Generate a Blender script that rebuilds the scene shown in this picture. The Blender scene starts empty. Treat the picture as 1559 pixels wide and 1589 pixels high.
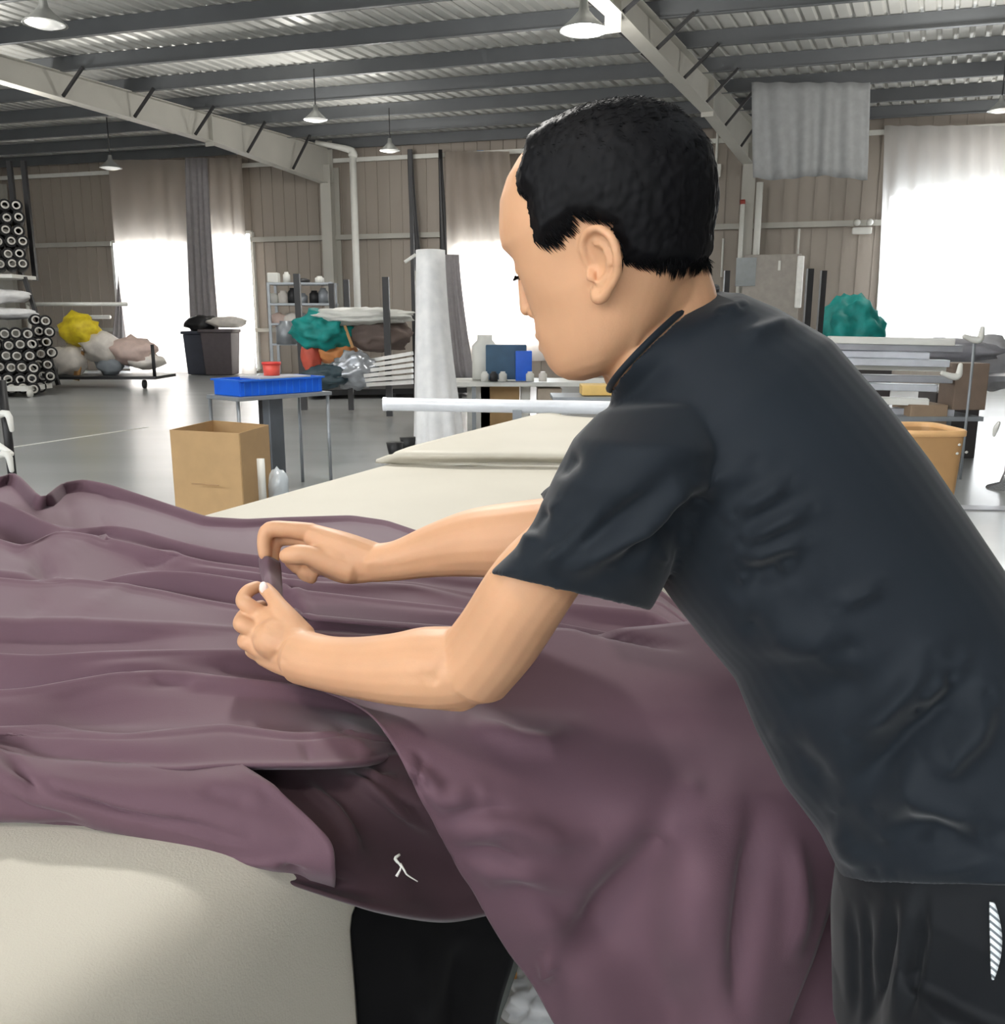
import bpy, bmesh, math, random
import numpy as np
from mathutils import Vector, Matrix, noise
random.seed(7); np.random.seed(7)
S = bpy.context.scene
C = S.collection
# ------------------------------------------------------------------ camera
F = 1389.0; CX, CY = 779.5, 794.5; TH = math.radians(11.95); H = 1.35
ct, st = math.cos(TH), math.sin(TH)
cam = bpy.data.cameras.new('camera'); cam.sensor_fit = 'HORIZONTAL'; cam.sensor_width = 36
cam.lens = F/1559*36; cam.clip_start = 0.05; cam.clip_end = 300
co = bpy.data.objects.new('camera', cam); co.location = (0,0,H); co.rotation_euler = (math.pi/2-TH,0,0)
C.objects.link(co); S.camera = co
# ------------------------------------------------------------------ world, light, exposure
S.view_settings.view_transform = 'Standard'; S.view_settings.look = 'None'
S.view_settings.exposure = -0.55; S.view_settings.gamma = 1; S.view_settings.use_curve_mapping = False
w = bpy.data.worlds.new('sky'); S.world = w; w.use_nodes = True
wn = w.node_tree.nodes; wl = w.node_tree.links; wn.clear()
wo = wn.new('ShaderNodeOutputWorld'); wb = wn.new('ShaderNodeBackground')
wb.inputs[0].default_value = (0.90,0.95,1.0,1); wb.inputs[1].default_value = 22.0
wl.new(wb.outputs[0], wo.inputs[0])
def area(name, loc, target, size, power, col, spread=180):
    l = bpy.data.lights.new(name,'AREA'); l.size = size; l.energy = power; l.color = col; l.shape='DISK'
    l.spread = math.radians(spread)
    o = bpy.data.objects.new(name,l); C.objects.link(o); o.location = loc
    o.rotation_euler = (Vector(target)-Vector(loc)).to_track_quat('-Z','Y').to_euler()
    return o
area('hall_area_light', (-1.2,5.6,5.0), (0,1.1,0.9), 0.45, 385, (1.0,0.97,0.92))
area('hall_area_light', (-1.7,-0.5,4.8), (0.0,1.2,0.9), 0.45, 80, (1.0,0.94,0.86))
area('hall_area_light', (3.2,2.0,5.0), (0.6,1.0,1.2), 1.6, 32, (0.85,0.93,1.0))  # broad cool fill added near the roof, no lamp hangs there
def point_light(loc,power,col=(1,.97,.92),r=.25):
    l=bpy.data.lights.new('hall_point_light','POINT'); l.energy=power; l.color=col; l.shadow_soft_size=r
    o=bpy.data.objects.new('hall_point_light',l); C.objects.link(o); o.location=loc
for q,pw in (((1.15,11.9,4.5),260),((-6.0,10.6,4.5),170),((-8.5,16.0,4.5),170),((-3.5,17,4.5),200),((-2.6,19.8,4.6),120),((6.5,13.5,4.5),220),((10,18,4.5),150),((-2.6,8.2,4.6),120),((5,8,4.5),60)): point_light(q,pw)  # pendant lamps, plus extra lights added to brighten roof and white sheet
# ------------------------------------------------------------------ helpers
def ray(u,v):
    a=(u-CX)/F; b=(v-CY)/F
    return Vector((a, ct-b*st, -st-b*ct))
CAM = Vector((0,0,H))
def P(u,v,t): return CAM+ray(u,v)*t
def pz(u,v,z): d=ray(u,v); return CAM+d*((z-H)/d.z)
def fl(u,v): return pz(u,v,0.0)
W0=23.0; SK=0.279
def wp(u,v,off=0.0):
    d=ray(u,v); t=(W0-off)/(d.y+SK*d.x); return CAM+d*t
def py(u,v,y):
    d=ray(u,v); return CAM+d*(y/d.y)
def proj(co):
    p=np.asarray(co)-np.array([0,0,H]); t=p[:,1]*ct-p[:,2]*st; dn=-p[:,1]*st-p[:,2]*ct
    return CX+F*p[:,0]/t, CY+F*dn/t, t
def lin(c):
    c=c/255.0
    return c/12.92 if c<=0.04045 else ((c+0.055)/1.055)**2.4
MC={}
def mat(name,rgb,rough=0.6,metal=0.0,var=0.08,scale=8.0,bump=0.0,bscale=200.0,sheen=0.0,spec=0.5,sss=0.0,alpha=None,trans=0.0,emit=0.0,stretch=None,coat=0.0):
    if name in MC: return MC[name]
    m=bpy.data.materials.new(name); m.use_nodes=True; n=m.node_tree.nodes; l=m.node_tree.links
    b=n['Principled BSDF']; c=[lin(x) for x in rgb]
    tc=n.new('ShaderNodeTexCoord'); nz=n.new('ShaderNodeTexNoise'); nz.inputs['Scale'].default_value=scale; nz.inputs['Detail'].default_value=4
    src=tc.outputs['Object']
    if stretch:
        mp=n.new('ShaderNodeMapping'); mp.inputs['Scale'].default_value=stretch; l.new(src,mp.inputs['Vector']); src=mp.outputs['Vector']
    l.new(src,nz.inputs['Vector'])
    r=n.new('ShaderNodeValToRGB'); l.new(nz.outputs['Fac'],r.inputs['Fac'])
    r.color_ramp.elements[0].position=0.3; r.color_ramp.elements[1].position=0.7
    r.color_ramp.elements[0].color=[x*(1-var) for x in c]+[1]; r.color_ramp.elements[1].color=[min(1,x*(1+var)) for x in c]+[1]
    l.new(r.outputs['Color'],b.inputs['Base Color'])
    b.inputs['Roughness'].default_value=rough; b.inputs['Metallic'].default_value=metal
    b.inputs['Specular IOR Level'].default_value=spec
    if sheen: b.inputs['Sheen Weight'].default_value=sheen; b.inputs['Sheen Roughness'].default_value=0.45
    if sss: b.inputs['Subsurface Weight'].default_value=sss; b.inputs['Subsurface Radius'].default_value=(1,0.35,0.2); b.inputs['Subsurface Scale'].default_value=0.008
    if coat: b.inputs['Coat Weight'].default_value=coat
    if trans: b.inputs['Transmission Weight'].default_value=trans
    if emit: b.inputs['Emission Color'].default_value=c+[1]; b.inputs['Emission Strength'].default_value=emit
    if bump:
        n2=n.new('ShaderNodeTexNoise'); n2.inputs['Scale'].default_value=bscale; n2.inputs['Detail'].default_value=3
        l.new(src,n2.inputs['Vector']); bp=n.new('ShaderNodeBump'); bp.inputs['Strength'].default_value=bump; bp.inputs['Distance'].default_value=0.002
        l.new(n2.outputs['Fac'],bp.inputs['Height']); l.new(bp.outputs['Normal'],b.inputs['Normal'])
    MC[name]=m; return m
def sheer(name,rgb,tr=0.5,clear=0.0):
    if name in MC: return MC[name]
    m=mat(name,rgb,0.9,var=0.04,scale=3); n=m.node_tree.nodes; l=m.node_tree.links; b=n['Principled BSDF']
    t=n.new('ShaderNodeBsdfTranslucent'); t.inputs[0].default_value=[lin(x) for x in rgb]+[1]
    mx=n.new('ShaderNodeMixShader'); mx.inputs[0].default_value=tr; l.new(b.outputs[0],mx.inputs[1]); l.new(t.outputs[0],mx.inputs[2])
    out=n['Material Output']
    if clear:
        tp=n.new('ShaderNodeBsdfTransparent'); m2=n.new('ShaderNodeMixShader'); m2.inputs[0].default_value=clear
        l.new(mx.outputs[0],m2.inputs[1]); l.new(tp.outputs[0],m2.inputs[2]); l.new(m2.outputs[0],out.inputs[0])
    else: l.new(mx.outputs[0],out.inputs[0])
    return m
def V(*a): return Vector(a)
def spl(pts,n):
    """Catmull-Rom through rows of numbers -> array, n samples per span"""
    A=np.array(pts,float); k=len(A)
    if k==2: 
        s=np.linspace(0,1,n+1)[:,None]; return A[0]*(1-s)+A[1]*s
    E=np.vstack([2*A[0]-A[1],A,2*A[-1]-A[-2]]); out=[]
    for i in range(1,k):
        p0,p1,p2,p3=E[i-1],E[i],E[i+1],E[i+2]
        for j in range(n):
            s=j/n
            out.append(0.5*((2*p1)+(-p0+p2)*s+(2*p0-5*p1+4*p2-p3)*s*s+(-p0+3*p1-3*p2+p3)*s**3))
    out.append(A[-1]); return np.array(out)
class MB:
    def __init__(s): s.v=[]; s.f=[]
    def add(s,vs,fs):
        o=len(s.v); s.v+= [tuple(map(float,x)) for x in vs]; s.f+=[tuple(i+o for i in f) for f in fs]; return s
    def box(s,c,d,X=None,Z=None,b=0.0):
        X=Vector(X).normalized() if X is not None else V(1,0,0)
        Z=Vector(Z).normalized() if Z is not None else V(0,0,1)
        Y=Z.cross(X).normalized(); Z=X.cross(Y)
        c=Vector(c); hx,hy,hz=[q/2 for q in d]
        if b<=0:
            vs=[c+X*(i*hx)+Y*(j*hy)+Z*(k*hz) for i in(-1,1) for j in(-1,1) for k in(-1,1)]
            return s.add(vs,[(0,1,3,2),(4,6,7,5),(0,4,5,1),(2,3,7,6),(0,2,6,4),(1,5,7,3)])
        bm=bmesh.new(); bmesh.ops.create_cube(bm,size=1)
        bmesh.ops.scale(bm,vec=d,verts=bm.verts)
        bmesh.ops.bevel(bm,geom=bm.edges[:],offset=min(b,min(d)*0.45),segments=3,affect='EDGES',profile=0.6)
        bm.verts.index_update()
        s.add([c+X*q.co.x+Y*q.co.y+Z*q.co.z for q in bm.verts],[[q.index for q in f.verts] for f in bm.faces]); bm.free(); return s
    def beam(s,a,b,wd,ht,up=(0,0,1)):
        a=Vector(a); b=Vector(b); X=(b-a).normalized(); 
        if abs(X.dot(Vector(up)))>0.98: up=(0,1,0)
        Y=Vector(up).cross(X).normalized(); Z=X.cross(Y)
        return s.box((a+b)/2,((b-a).length,wd,ht),X,Z)
    def tube(s,pts,rs,n=10,sub=0,caps=True,flat=None):
        """round tube along pts; rs radius per point; flat=(axis vector, factor) squashes"""
        pts=[Vector(p) for p in pts]
        if not hasattr(rs,'__len__'): rs=[rs]*len(pts)
        A=[list(p)+[r] for p,r in zip(pts,rs)]
        if sub and len(A)>2: A=spl(A,sub)
        else: A=np.array(A)
        ps=[Vector(a[:3]) for a in A]; rr=[a[3] for a in A]
        T=[]
        for i in range(len(ps)):
            d=ps[min(i+1,len(ps)-1)]-ps[max(i-1,0)]; T.append(d.normalized())
        up=V(0,0,1) if abs(T[0].z)<0.9 else V(0,1,0)
        N=(up-T[0]*up.dot(T[0])).normalized(); vs=[]
        for i,(p,r) in enumerate(zip(ps,rr)):
            N=(N-T[i]*N.dot(T[i])).normalized(); B=T[i].cross(N)
            for k in range(n):
                a=2*math.pi*k/n; o=(N*math.cos(a)+B*math.sin(a))*r
                if flat: ax=Vector(flat[0]).normalized(); o-=ax*(o.dot(ax)*(1-flat[1]))
                vs.append(p+o)
        fs=[]; m=len(ps)
        for i in range(m-1):
            for k in range(n):
                fs.append((i*n+k,i*n+(k+1)%n,(i+1)*n+(k+1)%n,(i+1)*n+k))
        if caps:
            # rounded ends
            for e,i,sg in((0,0,-1),(1,m-1,1)):
                o=len(vs); tip=ps[i]+T[i]*sg*rr[i]*(0.75 if caps=='round' else 0.0)
                if caps=='round':
                    for k in range(n): vs.append(ps[i]+T[i]*sg*rr[i]*0.5+(Vector(vs[i*n+k])-ps[i])*0.72)
                    for k in range(n):
                        q=(i*n+k,i*n+(k+1)%n,o+(k+1)%n,o+k); fs.append(q if sg>0 else q[::-1])
                    vs.append(tip); t_=len(vs)-1
                    for k in range(n):
                        q=(o+k,o+(k+1)%n,t_); fs.append(q if sg>0 else q[::-1])
                else:
                    q=tuple(i*n+k for k in range(n)); fs.append(q if sg>0 else q[::-1])
        return s.add(vs,fs)
    def lathe(s,c,prof,n=20,axis=(0,0,1)):
        c=Vector(c); Z=Vector(axis).normalized(); X=Z.orthogonal().normalized(); Y=Z.cross(X)
        vs=[];fs=[]
        for r,z in prof:
            for k in range(n):
                a=2*math.pi*k/n; vs.append(c+Z*z+(X*math.cos(a)+Y*math.sin(a))*max(r,1e-4))
        for i in range(len(prof)-1):
            for k in range(n): fs.append((i*n+k,i*n+(k+1)%n,(i+1)*n+(k+1)%n,(i+1)*n+k))
        return s.add(vs,fs)
    def loft(s,secs,caps=True):
        n=len(secs[0]); vs=[p for q in secs for p in q]; fs=[]
        for i in range(len(secs)-1):
            for k in range(n): fs.append((i*n+k,i*n+(k+1)%n,(i+1)*n+(k+1)%n,(i+1)*n+k))
        if caps: fs.append(tuple(range(n))[::-1]); fs.append(tuple((len(secs)-1)*n+k for k in range(n)))
        return s.add(vs,fs)
    def grid(s,G):
        m=len(G); n=len(G[0]); vs=[p for r in G for p in r]
        return s.add(vs,[(i*n+k,(i+1)*n+k,(i+1)*n+k+1,i*n+k+1) for i in range(m-1) for k in range(n-1)])
    def ball(s,c,r,sc=(1,1,1),sub=3,amp=0.0,fr=3.0,seed=0,flatz=None):
        bm=bmesh.new(); bmesh.ops.create_icosphere(bm,subdivisions=sub,radius=1.0); vs=[]
        for q in bm.verts:
            d=q.co.copy(); k=1.0
            if amp: k+=amp*noise.fractal(d*fr+V(seed,seed*2.3,0),0.8,2.1,3)
            p=V(d.x*sc[0],d.y*sc[1],d.z*sc[2])*r*k
            if flatz is not None and p.z<flatz: p.z=flatz
            vs.append(Vector(c)+p)
        bm.verts.index_update(); s.add(vs,[[q.index for q in f.verts] for f in bm.faces]); bm.free(); return s
ORG={}
def _link(o,parent,origin):
    C.objects.link(o)
    if parent is not None: o.parent=parent; o.location=Vector(origin)-ORG[parent.name]
    else: o.location=origin
    ORG[o.name]=Vector(origin)
def thing(name,label,cat,loc=(0,0,0),group=None):
    o=bpy.data.objects.new(name,None); o.empty_display_size=0.05; _link(o,None,Vector(loc)); o['label']=label; o['category']=cat
    if group: o['group']=group
    return o
def obj(name,mb,m,parent=None,smooth=True,solid=0.0,sub=0,label=None,cat=None,group=None,kind=None,auto=None,bev=0.0):
    vs=np.array(mb.v); 
    if parent is not None: origin=ORG[parent.name]
    else: origin=Vector(((vs[:,0].min()+vs[:,0].max())/2,(vs[:,1].min()+vs[:,1].max())/2,vs[:,2].min()))
    me=bpy.data.meshes.new(name); me.from_pydata([tuple(x) for x in (vs-np.array(origin))],[],mb.f); me.update()
    bm=bmesh.new(); bm.from_mesh(me); bmesh.ops.recalc_face_normals(bm,faces=bm.faces[:]); bm.to_mesh(me); bm.free()
    me.materials.append(m)
    if smooth:
        me.polygons.foreach_set('use_smooth',[True]*len(me.polygons))
        if auto: me.set_sharp_from_angle(angle=math.radians(auto))
    o=bpy.data.objects.new(name,me); _link(o,parent,origin)
    if bev: b=o.modifiers.new('b','BEVEL'); b.width=bev; b.segments=2; b.limit_method='ANGLE'
    if solid: q=o.modifiers.new('s','SOLIDIFY'); q.thickness=solid; q.offset=0
    if sub: q=o.modifiers.new('u','SUBSURF'); q.levels=sub; q.render_levels=sub
    if label: o['label']=label
    if cat: o['category']=cat
    if group: o['group']=group
    if kind: o['kind']=kind
    return o
def struct(name,mb,m,**k): return obj(name,mb,m,kind='structure',smooth=k.pop('smooth',False),**k)
def fuse(mb,vox,it=4,fac=0.5):
    """one continuous skin out of overlapping closed shapes"""
    me=bpy.data.meshes.new('t'); me.from_pydata(mb.v,[],mb.f); me.update()
    bm=bmesh.new(); bm.from_mesh(me); bmesh.ops.recalc_face_normals(bm,faces=bm.faces[:]); bm.to_mesh(me); bm.free()
    o=bpy.data.objects.new('t',me); C.objects.link(o)
    r=o.modifiers.new('r','REMESH'); r.mode='VOXEL'; r.voxel_size=vox
    q=o.modifiers.new('s','SMOOTH'); q.iterations=it; q.factor=fac
    dg=bpy.context.evaluated_depsgraph_get(); m2=bpy.data.meshes.new_from_object(o.evaluated_get(dg))
    n=len(m2.vertices); A=np.empty(n*3); m2.vertices.foreach_get('co',A); A=A.reshape(-1,3)
    fs=[tuple(p.vertices) for p in m2.polygons]
    bpy.data.objects.remove(o); bpy.data.meshes.remove(me); bpy.data.meshes.remove(m2)
    out=MB(); out.v=A; out.f=fs; return out
def normals(mb):
    A=np.asarray(mb.v); N=np.zeros_like(A); f=np.array([q[:4] if len(q)>3 else (q[0],q[1],q[2],q[0]) for q in mb.f])
    n=np.cross(A[f[:,2]]-A[f[:,0]],A[f[:,3]]-A[f[:,1]])
    tri=np.array([len(q)==3 for q in mb.f])
    if tri.any(): n[tri]=np.cross(A[f[tri,1]]-A[f[tri,0]],A[f[tri,2]]-A[f[tri,0]])
    for k in range(4): np.add.at(N,f[:,k],n)
    return N/(np.linalg.norm(N,axis=1)[:,None]+1e-12)
def segd(U,Vv,pl):
    d=np.full(len(U),1e9)
    for (x0,y0),(x1,y1) in zip(pl[:-1],pl[1:]):
        L=(x1-x0)**2+(y1-y0)**2; s=np.clip(((U-x0)*(x1-x0)+(Vv-y0)*(y1-y0))/L,0,1)
        d=np.minimum(d,np.hypot(U-x0-s*(x1-x0),Vv-y0-s*(y1-y0)))
    return d
def strokes(mb,sk,twosided=False):
    """press creases and ridges into a cloth or skin: (polyline, half width, height)"""
    A=np.array(mb.v); N=normals(mb); U,Vv,t=proj(A)
    view=A-np.array([0,0,H]); view/=np.linalg.norm(view,axis=1)[:,None]
    fc=-(N*view).sum(1)
    if twosided: N=N*np.where(fc<0,-1,1)[:,None]; m=np.ones(len(A))
    else: m=np.clip(fc*4,0,1)
    D=np.zeros(len(A))
    for pl,wd,am in sk:
        d=segd(U,Vv,pl)
        # fade the ends
        L=sum(math.hypot(b[0]-a[0],b[1]-a[1]) for a,b in zip(pl[:-1],pl[1:]))
        e0=np.hypot(U-pl[0][0],Vv-pl[0][1])/(0.3*L+1); e1=np.hypot(U-pl[-1][0],Vv-pl[-1][1])/(0.3*L+1)
        fd=np.clip(np.minimum(e0,e1),0.0,1) if L>wd*2.5 else 1.0
        D+=am*np.exp(-(d/wd)**2)*fd
    A+=N*(D*m)[:,None]; mb.v=A; return mb
def patch(g,nu=8,nv=8):
    """cloth sheet from a net of control points (world)"""
    rows=[spl([list(p) for p in r],nu) for r in g]; A=np.array(rows)
    cols=[spl(A[:,k],nv) for k in range(A.shape[1])]
    return np.transpose(np.array(cols),(1,0,2))
def net(g,**k): return patch([[P(*p) for p in r] for r in g],**k)

# ------------------------------------------------------------------ setting
WD=V(0.963,-0.269,0).normalized(); WN=V(0.269,0.963,0).normalized()   # along / into the far wall
RD=V(0.4305,0.9026,0)                                                # rafter direction
m_floor=mat('epoxy_floor',(168,170,170),0.24,var=0.06,scale=0.7,bump=0.05,bscale=6,spec=0.5,stretch=(0.3,2,1))
m_wall=mat('wall_sheet',(158,149,139),0.55,var=0.03,scale=0.8)
m_roof=mat('roof_sheet',(205,205,200),0.38,metal=0.25,var=0.06,scale=1.2)
m_purlin=mat('purlin_paint',(96,99,102),0.45,var=0.06,scale=2)
m_steel=mat('rafter_paint',(176,174,166),0.5,var=0.05,scale=1.5)
m_white=mat('white_paint',(222,222,216),0.45,var=0.03)
m_dark=mat('dark_steel',(38,38,40),0.45,var=0.15)
m_black=mat('black_plastic',(24,24,26),0.5,var=0.15)
struct('floor',MB().box((0,8,-0.05),(60,60,0.1)),m_floor)
# far wall with its window openings
def wx(u,v=450): p=wp(u,v); return (p-wp(CX,500)).dot(WD)
O0=wp(CX,500); O0.z=0
def wq(s,z,off=0): return O0+WD*s-WN*off+V(0,0,z)
opens=[(wx(183),wx(305),0.1,3.55),(wx(334),wx(397),0.1,3.7),(wx(700),wx(860),0.9,3.3),(wx(1364),wx(1690),1.0,4.1)]
mbw=MB(); zt=5.9; s0,s1=-22.5,18.0
def slab(a,b,z0,z1):
    mbw.box(wq((a+b)/2,(z0+z1)/2,-0.06),(b-a,0.12,z1-z0),WD)
    k=math.ceil(a/0.33)
    while k*0.33<b:
        s=k*0.33
        mbw.box(wq(s,(z0+z1)/2,0.012),(0.035,0.03,z1-z0),WD); k+=1
cur=s0
for a,b,z0,z1 in opens:
    slab(cur,a,0,zt); slab(a,b,0,z0); slab(a,b,z1,zt); cur=b
slab(cur,s1,0,zt)
struct('wall_back',mbw,m_wall)
for i,(a,b,z0,z1) in enumerate(opens):
    fr=MB()
    for s in (a,b): fr.box(wq(s,(z0+z1)/2,0.0),(0.08,0.2,z1-z0),WD)
    for z in (z0,z1,): fr.box(wq((a+b)/2,z,0.0),(b-a,0.2,0.08),WD)
    n=max(1,int((b-a)/1.2))
    for k in range(1,n): fr.box(wq(a+(b-a)*k/n,(z0+z1)/2,-0.06),(0.05,0.05,z1-z0),WD)
    struct('window_%d'%(i+1),fr,m_white)
for a,b,k in ((V(-23,-12,0),V(-23,31,0),'left'),(V(17.5,-12,0),V(17.5,18.4,0),'right')):
    struct('wall_'+k,MB().box((a+b)/2+V(0,0,2.95),(0.12,(b-a).length,5.9)),m_wall)
struct('wall_front',MB().box((-2.75,-12,2.95),(40.6,0.12,5.9)),m_wall)
# roof sheet with trapezoid ribs along the rafters
rb=MB(); G0=[];G1=[]
k=0; s=-26.0
pts=[]; s=-46.0
while s<22: 
    pts+= [(s,0.0),(s+0.14,0.0),(s+0.165,0.05),(s+0.205,0.05)]; s+=0.23
for s,dz in pts:
    p=V(0,-9,5.86)+V(1,-SK,0)*s; q=p+RD*0.0
    e=p+RD*45.0
    # stop at the wall
    t=(W0+0.2-(p.y+SK*p.x))/(RD.y+SK*RD.x); e=p+RD*t
    G0.append(p+V(0,0,dz)); G1.append(e+V(0,0,dz))
rb.grid([G0,G1]); struct('ceiling',rb,m_roof)
def purl(off,a=-20,b=18,dep=0.25,z=5.85):
    o=V(0,W0-off,0); A=o+V(1,-SK,0)*a; B=o+V(1,-SK,0)*b; mb=MB()
    mb.beam(A+V(0,0,z-dep/2),B+V(0,0,z-dep/2),0.012,dep)
    mb.beam(A+V(0,-0.035,z-dep+0.006),B+V(0,-0.035,z-dep+0.006),0.075,0.012)
    mb.beam(A+V(0,-0.04,z-dep+0.02),B+V(0,-0.04,z-dep+0.02),0.008,0.03) if False else None
    mb.beam(A+V(0,0.035,z-0.006),B+V(0,0.035,z-0.006),0.075,0.012); return mb
PO=[0.35+1.6*k for k in range(13)]
for k,off in enumerate(PO):
    struct('trim_%d'%(k+1),purl(off),m_purlin)
# girts, eave beams along the wall
tn=14
for z,hh,th,off in ((3.5,0.08,0.12,0.12),(5.35,0.06,0.1,0.2),(1.15,0.06,0.1,0.12)):
    mb=MB(); cur=s0
    if z<5:
        for a,b,z0,z1 in opens:
            if z0<z<z1: mb.beam(wq(cur,z,off),wq(a,z,off),hh,th); cur=b
    mb.beam(wq(cur,z,off),wq(s1,z,off),hh,th)
    struct('trim_%d'%tn,mb,m_white if z>5 else m_steel); tn+=1
# portal frames: column + haunched rafter + fly braces
COL=[V(-4.27,24.2,0),V(5.60,21.44,0),V(-14.2,26.95,0),V(15.4,18.7,0)]
for ci,c in enumerate(COL):
    base=c-WN*0.35
    mb=MB()
    mb.box(base+V(0,0,2.6),(0.02,0.5,5.2),WD); mb.box(base-WN*0.26+V(0,0,2.6),(0.28,0.02,5.2),WD); mb.box(base+WN*0.24+V(0,0,2.6),(0.28,0.02,5.2),WD)
    struct('trim_%d'%tn,mb,m_steel); tn+=1
    # rafter
    mb=MB(); secs=[(0.0,4.75,5.62),(4.2,5.08,5.61),(9.5,5.22,5.60),(24,5.22,5.60)]
    Xp=V(RD.y,-RD.x,0)
    for (a,b0,t0),(b,b1,t1) in zip(secs[:-1],secs[1:]):
        pa=base-RD*a; pb=base-RD*b
        for off,wd in ((0,0.012),):
            mb.add([pa+Xp*.006+V(0,0,b0),pb+Xp*.006+V(0,0,b1),pb+Xp*.006+V(0,0,t1),pa+Xp*.006+V(0,0,t0),
                    pa-Xp*.006+V(0,0,b0),pb-Xp*.006+V(0,0,b1),pb-Xp*.006+V(0,0,t1),pa-Xp*.006+V(0,0,t0)],
                   [(0,1,2,3),(7,6,5,4),(0,4,5,1),(3,2,6,7),(0,3,7,4),(1,5,6,2)])
        mb.beam(pa+V(0,0,b0),pb+V(0,0,b1),0.24,0.016); mb.beam(pa+V(0,0,t0),pb+V(0,0,t1),0.24,0.016)
    for a in (0.0,4.2,9.5): mb.box(base-RD*a+V(0,0,5.3),(0.22,0.016,0.62 if a else 1.0),Xp)
    struct('trim_%d'%tn,mb,m_steel); tn+=1
    mb=MB()
    for off in PO[1:11]:
        # where this purlin crosses the rafter
        q=base; t=((W0-off)-(q.y+SK*q.x))/(-(RD.y+SK*RD.x)); x=q-RD*t
        zb=np.interp(t,[0,4.2,9.5,24],[4.75,5.08,5.22,5.22])
        for sg in (1,-1): mb.beam(x-RD*0.02+Xp*0.1*sg+V(0,0,zb+0.03),x+Xp*0.62*sg+V(0,0,5.62),0.045,0.045)
    struct('trim_%d'%tn,mb,m_dark); tn+=1
# floor marking
a=fl(-40,703); b=fl(228,663)
struct('trim_%d'%tn,MB().box((a+b)/2+V(0,0,0.0005),((b-a).length,0.07,0.003),b-a),m_white); tn+=1
# ------------------------------------------------------------------ pipes, conduits on the wall
def vpipe(u,v0,v1,off,r,label,m=m_white):
    a=wp(u,v0,off); b=wp(u,v1,off); b=V(a.x,a.y,b.z)
    return obj('pipe',MB().tube([a,b],r,12),m,label=label,cat='pipe')
t=thing('downpipe','thick white downpipe running down the wall beside the left steel column','pipe',V(*wp(548,480,1.0)[:2],0))
a=wp(547,240,1.0); z1=a.z
obj('pipe_run',MB().tube([V(a.x,a.y,0),V(a.x,a.y,z1)],0.085,14),m_white,t)
obj('pipe_elbow',MB().tube([V(a.x,a.y,z1-0.05),V(a.x,a.y,z1+0.02),V(a.x-0.1,a.y,z1+0.12),V(a.x-0.9,a.y+.1,z1+0.3)],[0.11,0.11,0.08,0.05],12,3),m_white,t)
vpipe(1179,283,470,0.8,0.075,'thick cream pipe standing right of the right steel column')
vpipe(1152,315,500,1.0,0.05,'white pipe with red band hanging in front of the right column')
vpipe(1114,190,265,0.3,0.03,'thin conduit dropping to a switch box behind the man')
vpipe(1122,370,430,0.3,0.025,'thin white conduit below the wall rail by the man\'s collar')
vpipe(1240,355,400,0.3,0.025,'thin white conduit dropping above the grey electrical cabinet')
obj('pipe_band',MB().tube([wp(1152,310,1.0),wp(1152,317,1.0)],0.06,12),mat('red_band',(150,60,50),.5),label='small red band around the top of the white pipe by the column',cat='band')
a=wp(1114,265,0.35); obj('switch_box',MB().box(a,(0.12,0.08,0.28),WD,b=0.01),m_white,label='small white switch box on the wall behind the man\'s head',cat='switch')
# twin emergency light
a=wp(1337,358,0.3); t=thing('emergency_light','white twin head emergency light on the wall rail left of the bright curtain','light',a)
obj('housing',MB().box(a,(0.4,0.12,0.14),WD,b=0.02),m_white,t)
for s in(-0.13,0.13): obj('lamp_head',MB().ball(a+WD*s+V(0,-0.05,0.17),0.075,sub=2),m_white,t)
# blue sign
a=wp(745,249,0.2); t=thing('blue_sign','small blue and white rectangular sign high on the wall','sign',a)
obj('panel',MB().box(a,(0.17,0.02,0.46),WD,b=0.01),mat('sign_blue',(70,140,200),.5),t)
obj('white_mark',MB().box(a+V(0,-.02,.05),(0.09,0.01,0.13),WD),m_white,t)
obj('dark_mark',MB().box(a+V(0,-.02,-.04),(0.11,0.01,0.05),WD),m_dark,t)
# electrical cabinet
a=wp(1150,470,1.2); b=wp(1243,395,1.2); c=(a+b)/2
t=thing('electrical_cabinet','grey beige metal electrical cabinet with small window standing against the wall','cabinet',V(c.x,c.y,0))
obj('body',MB().box(V(c.x,c.y,b.z/2),((b-a).dot(WD),0.5,b.z),WD,b=0.02),mat('cab',(160,154,146),.5),t,smooth=False)
cc=wp(1157,422,1.47); obj('window',MB().box(cc,(0.42,0.03,0.6),WD),mat('cabglass',(120,128,130),.2),t,smooth=False)
cc=wp(1209,412,1.47); obj('notice',MB().box(cc,(0.05,0.01,0.2),WD),m_white,t,smooth=False)
a=wp(1240,397,1.5); b=wp(1240,478,1.5)
obj('lamp_tube',MB().box((a+b)/2,(0.14,0.1,a.z-b.z),WD,b=0.03),mat('strip',(245,245,240),.4),label='white upright strip at the right edge of the electrical cabinet',cat='strip')
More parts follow.
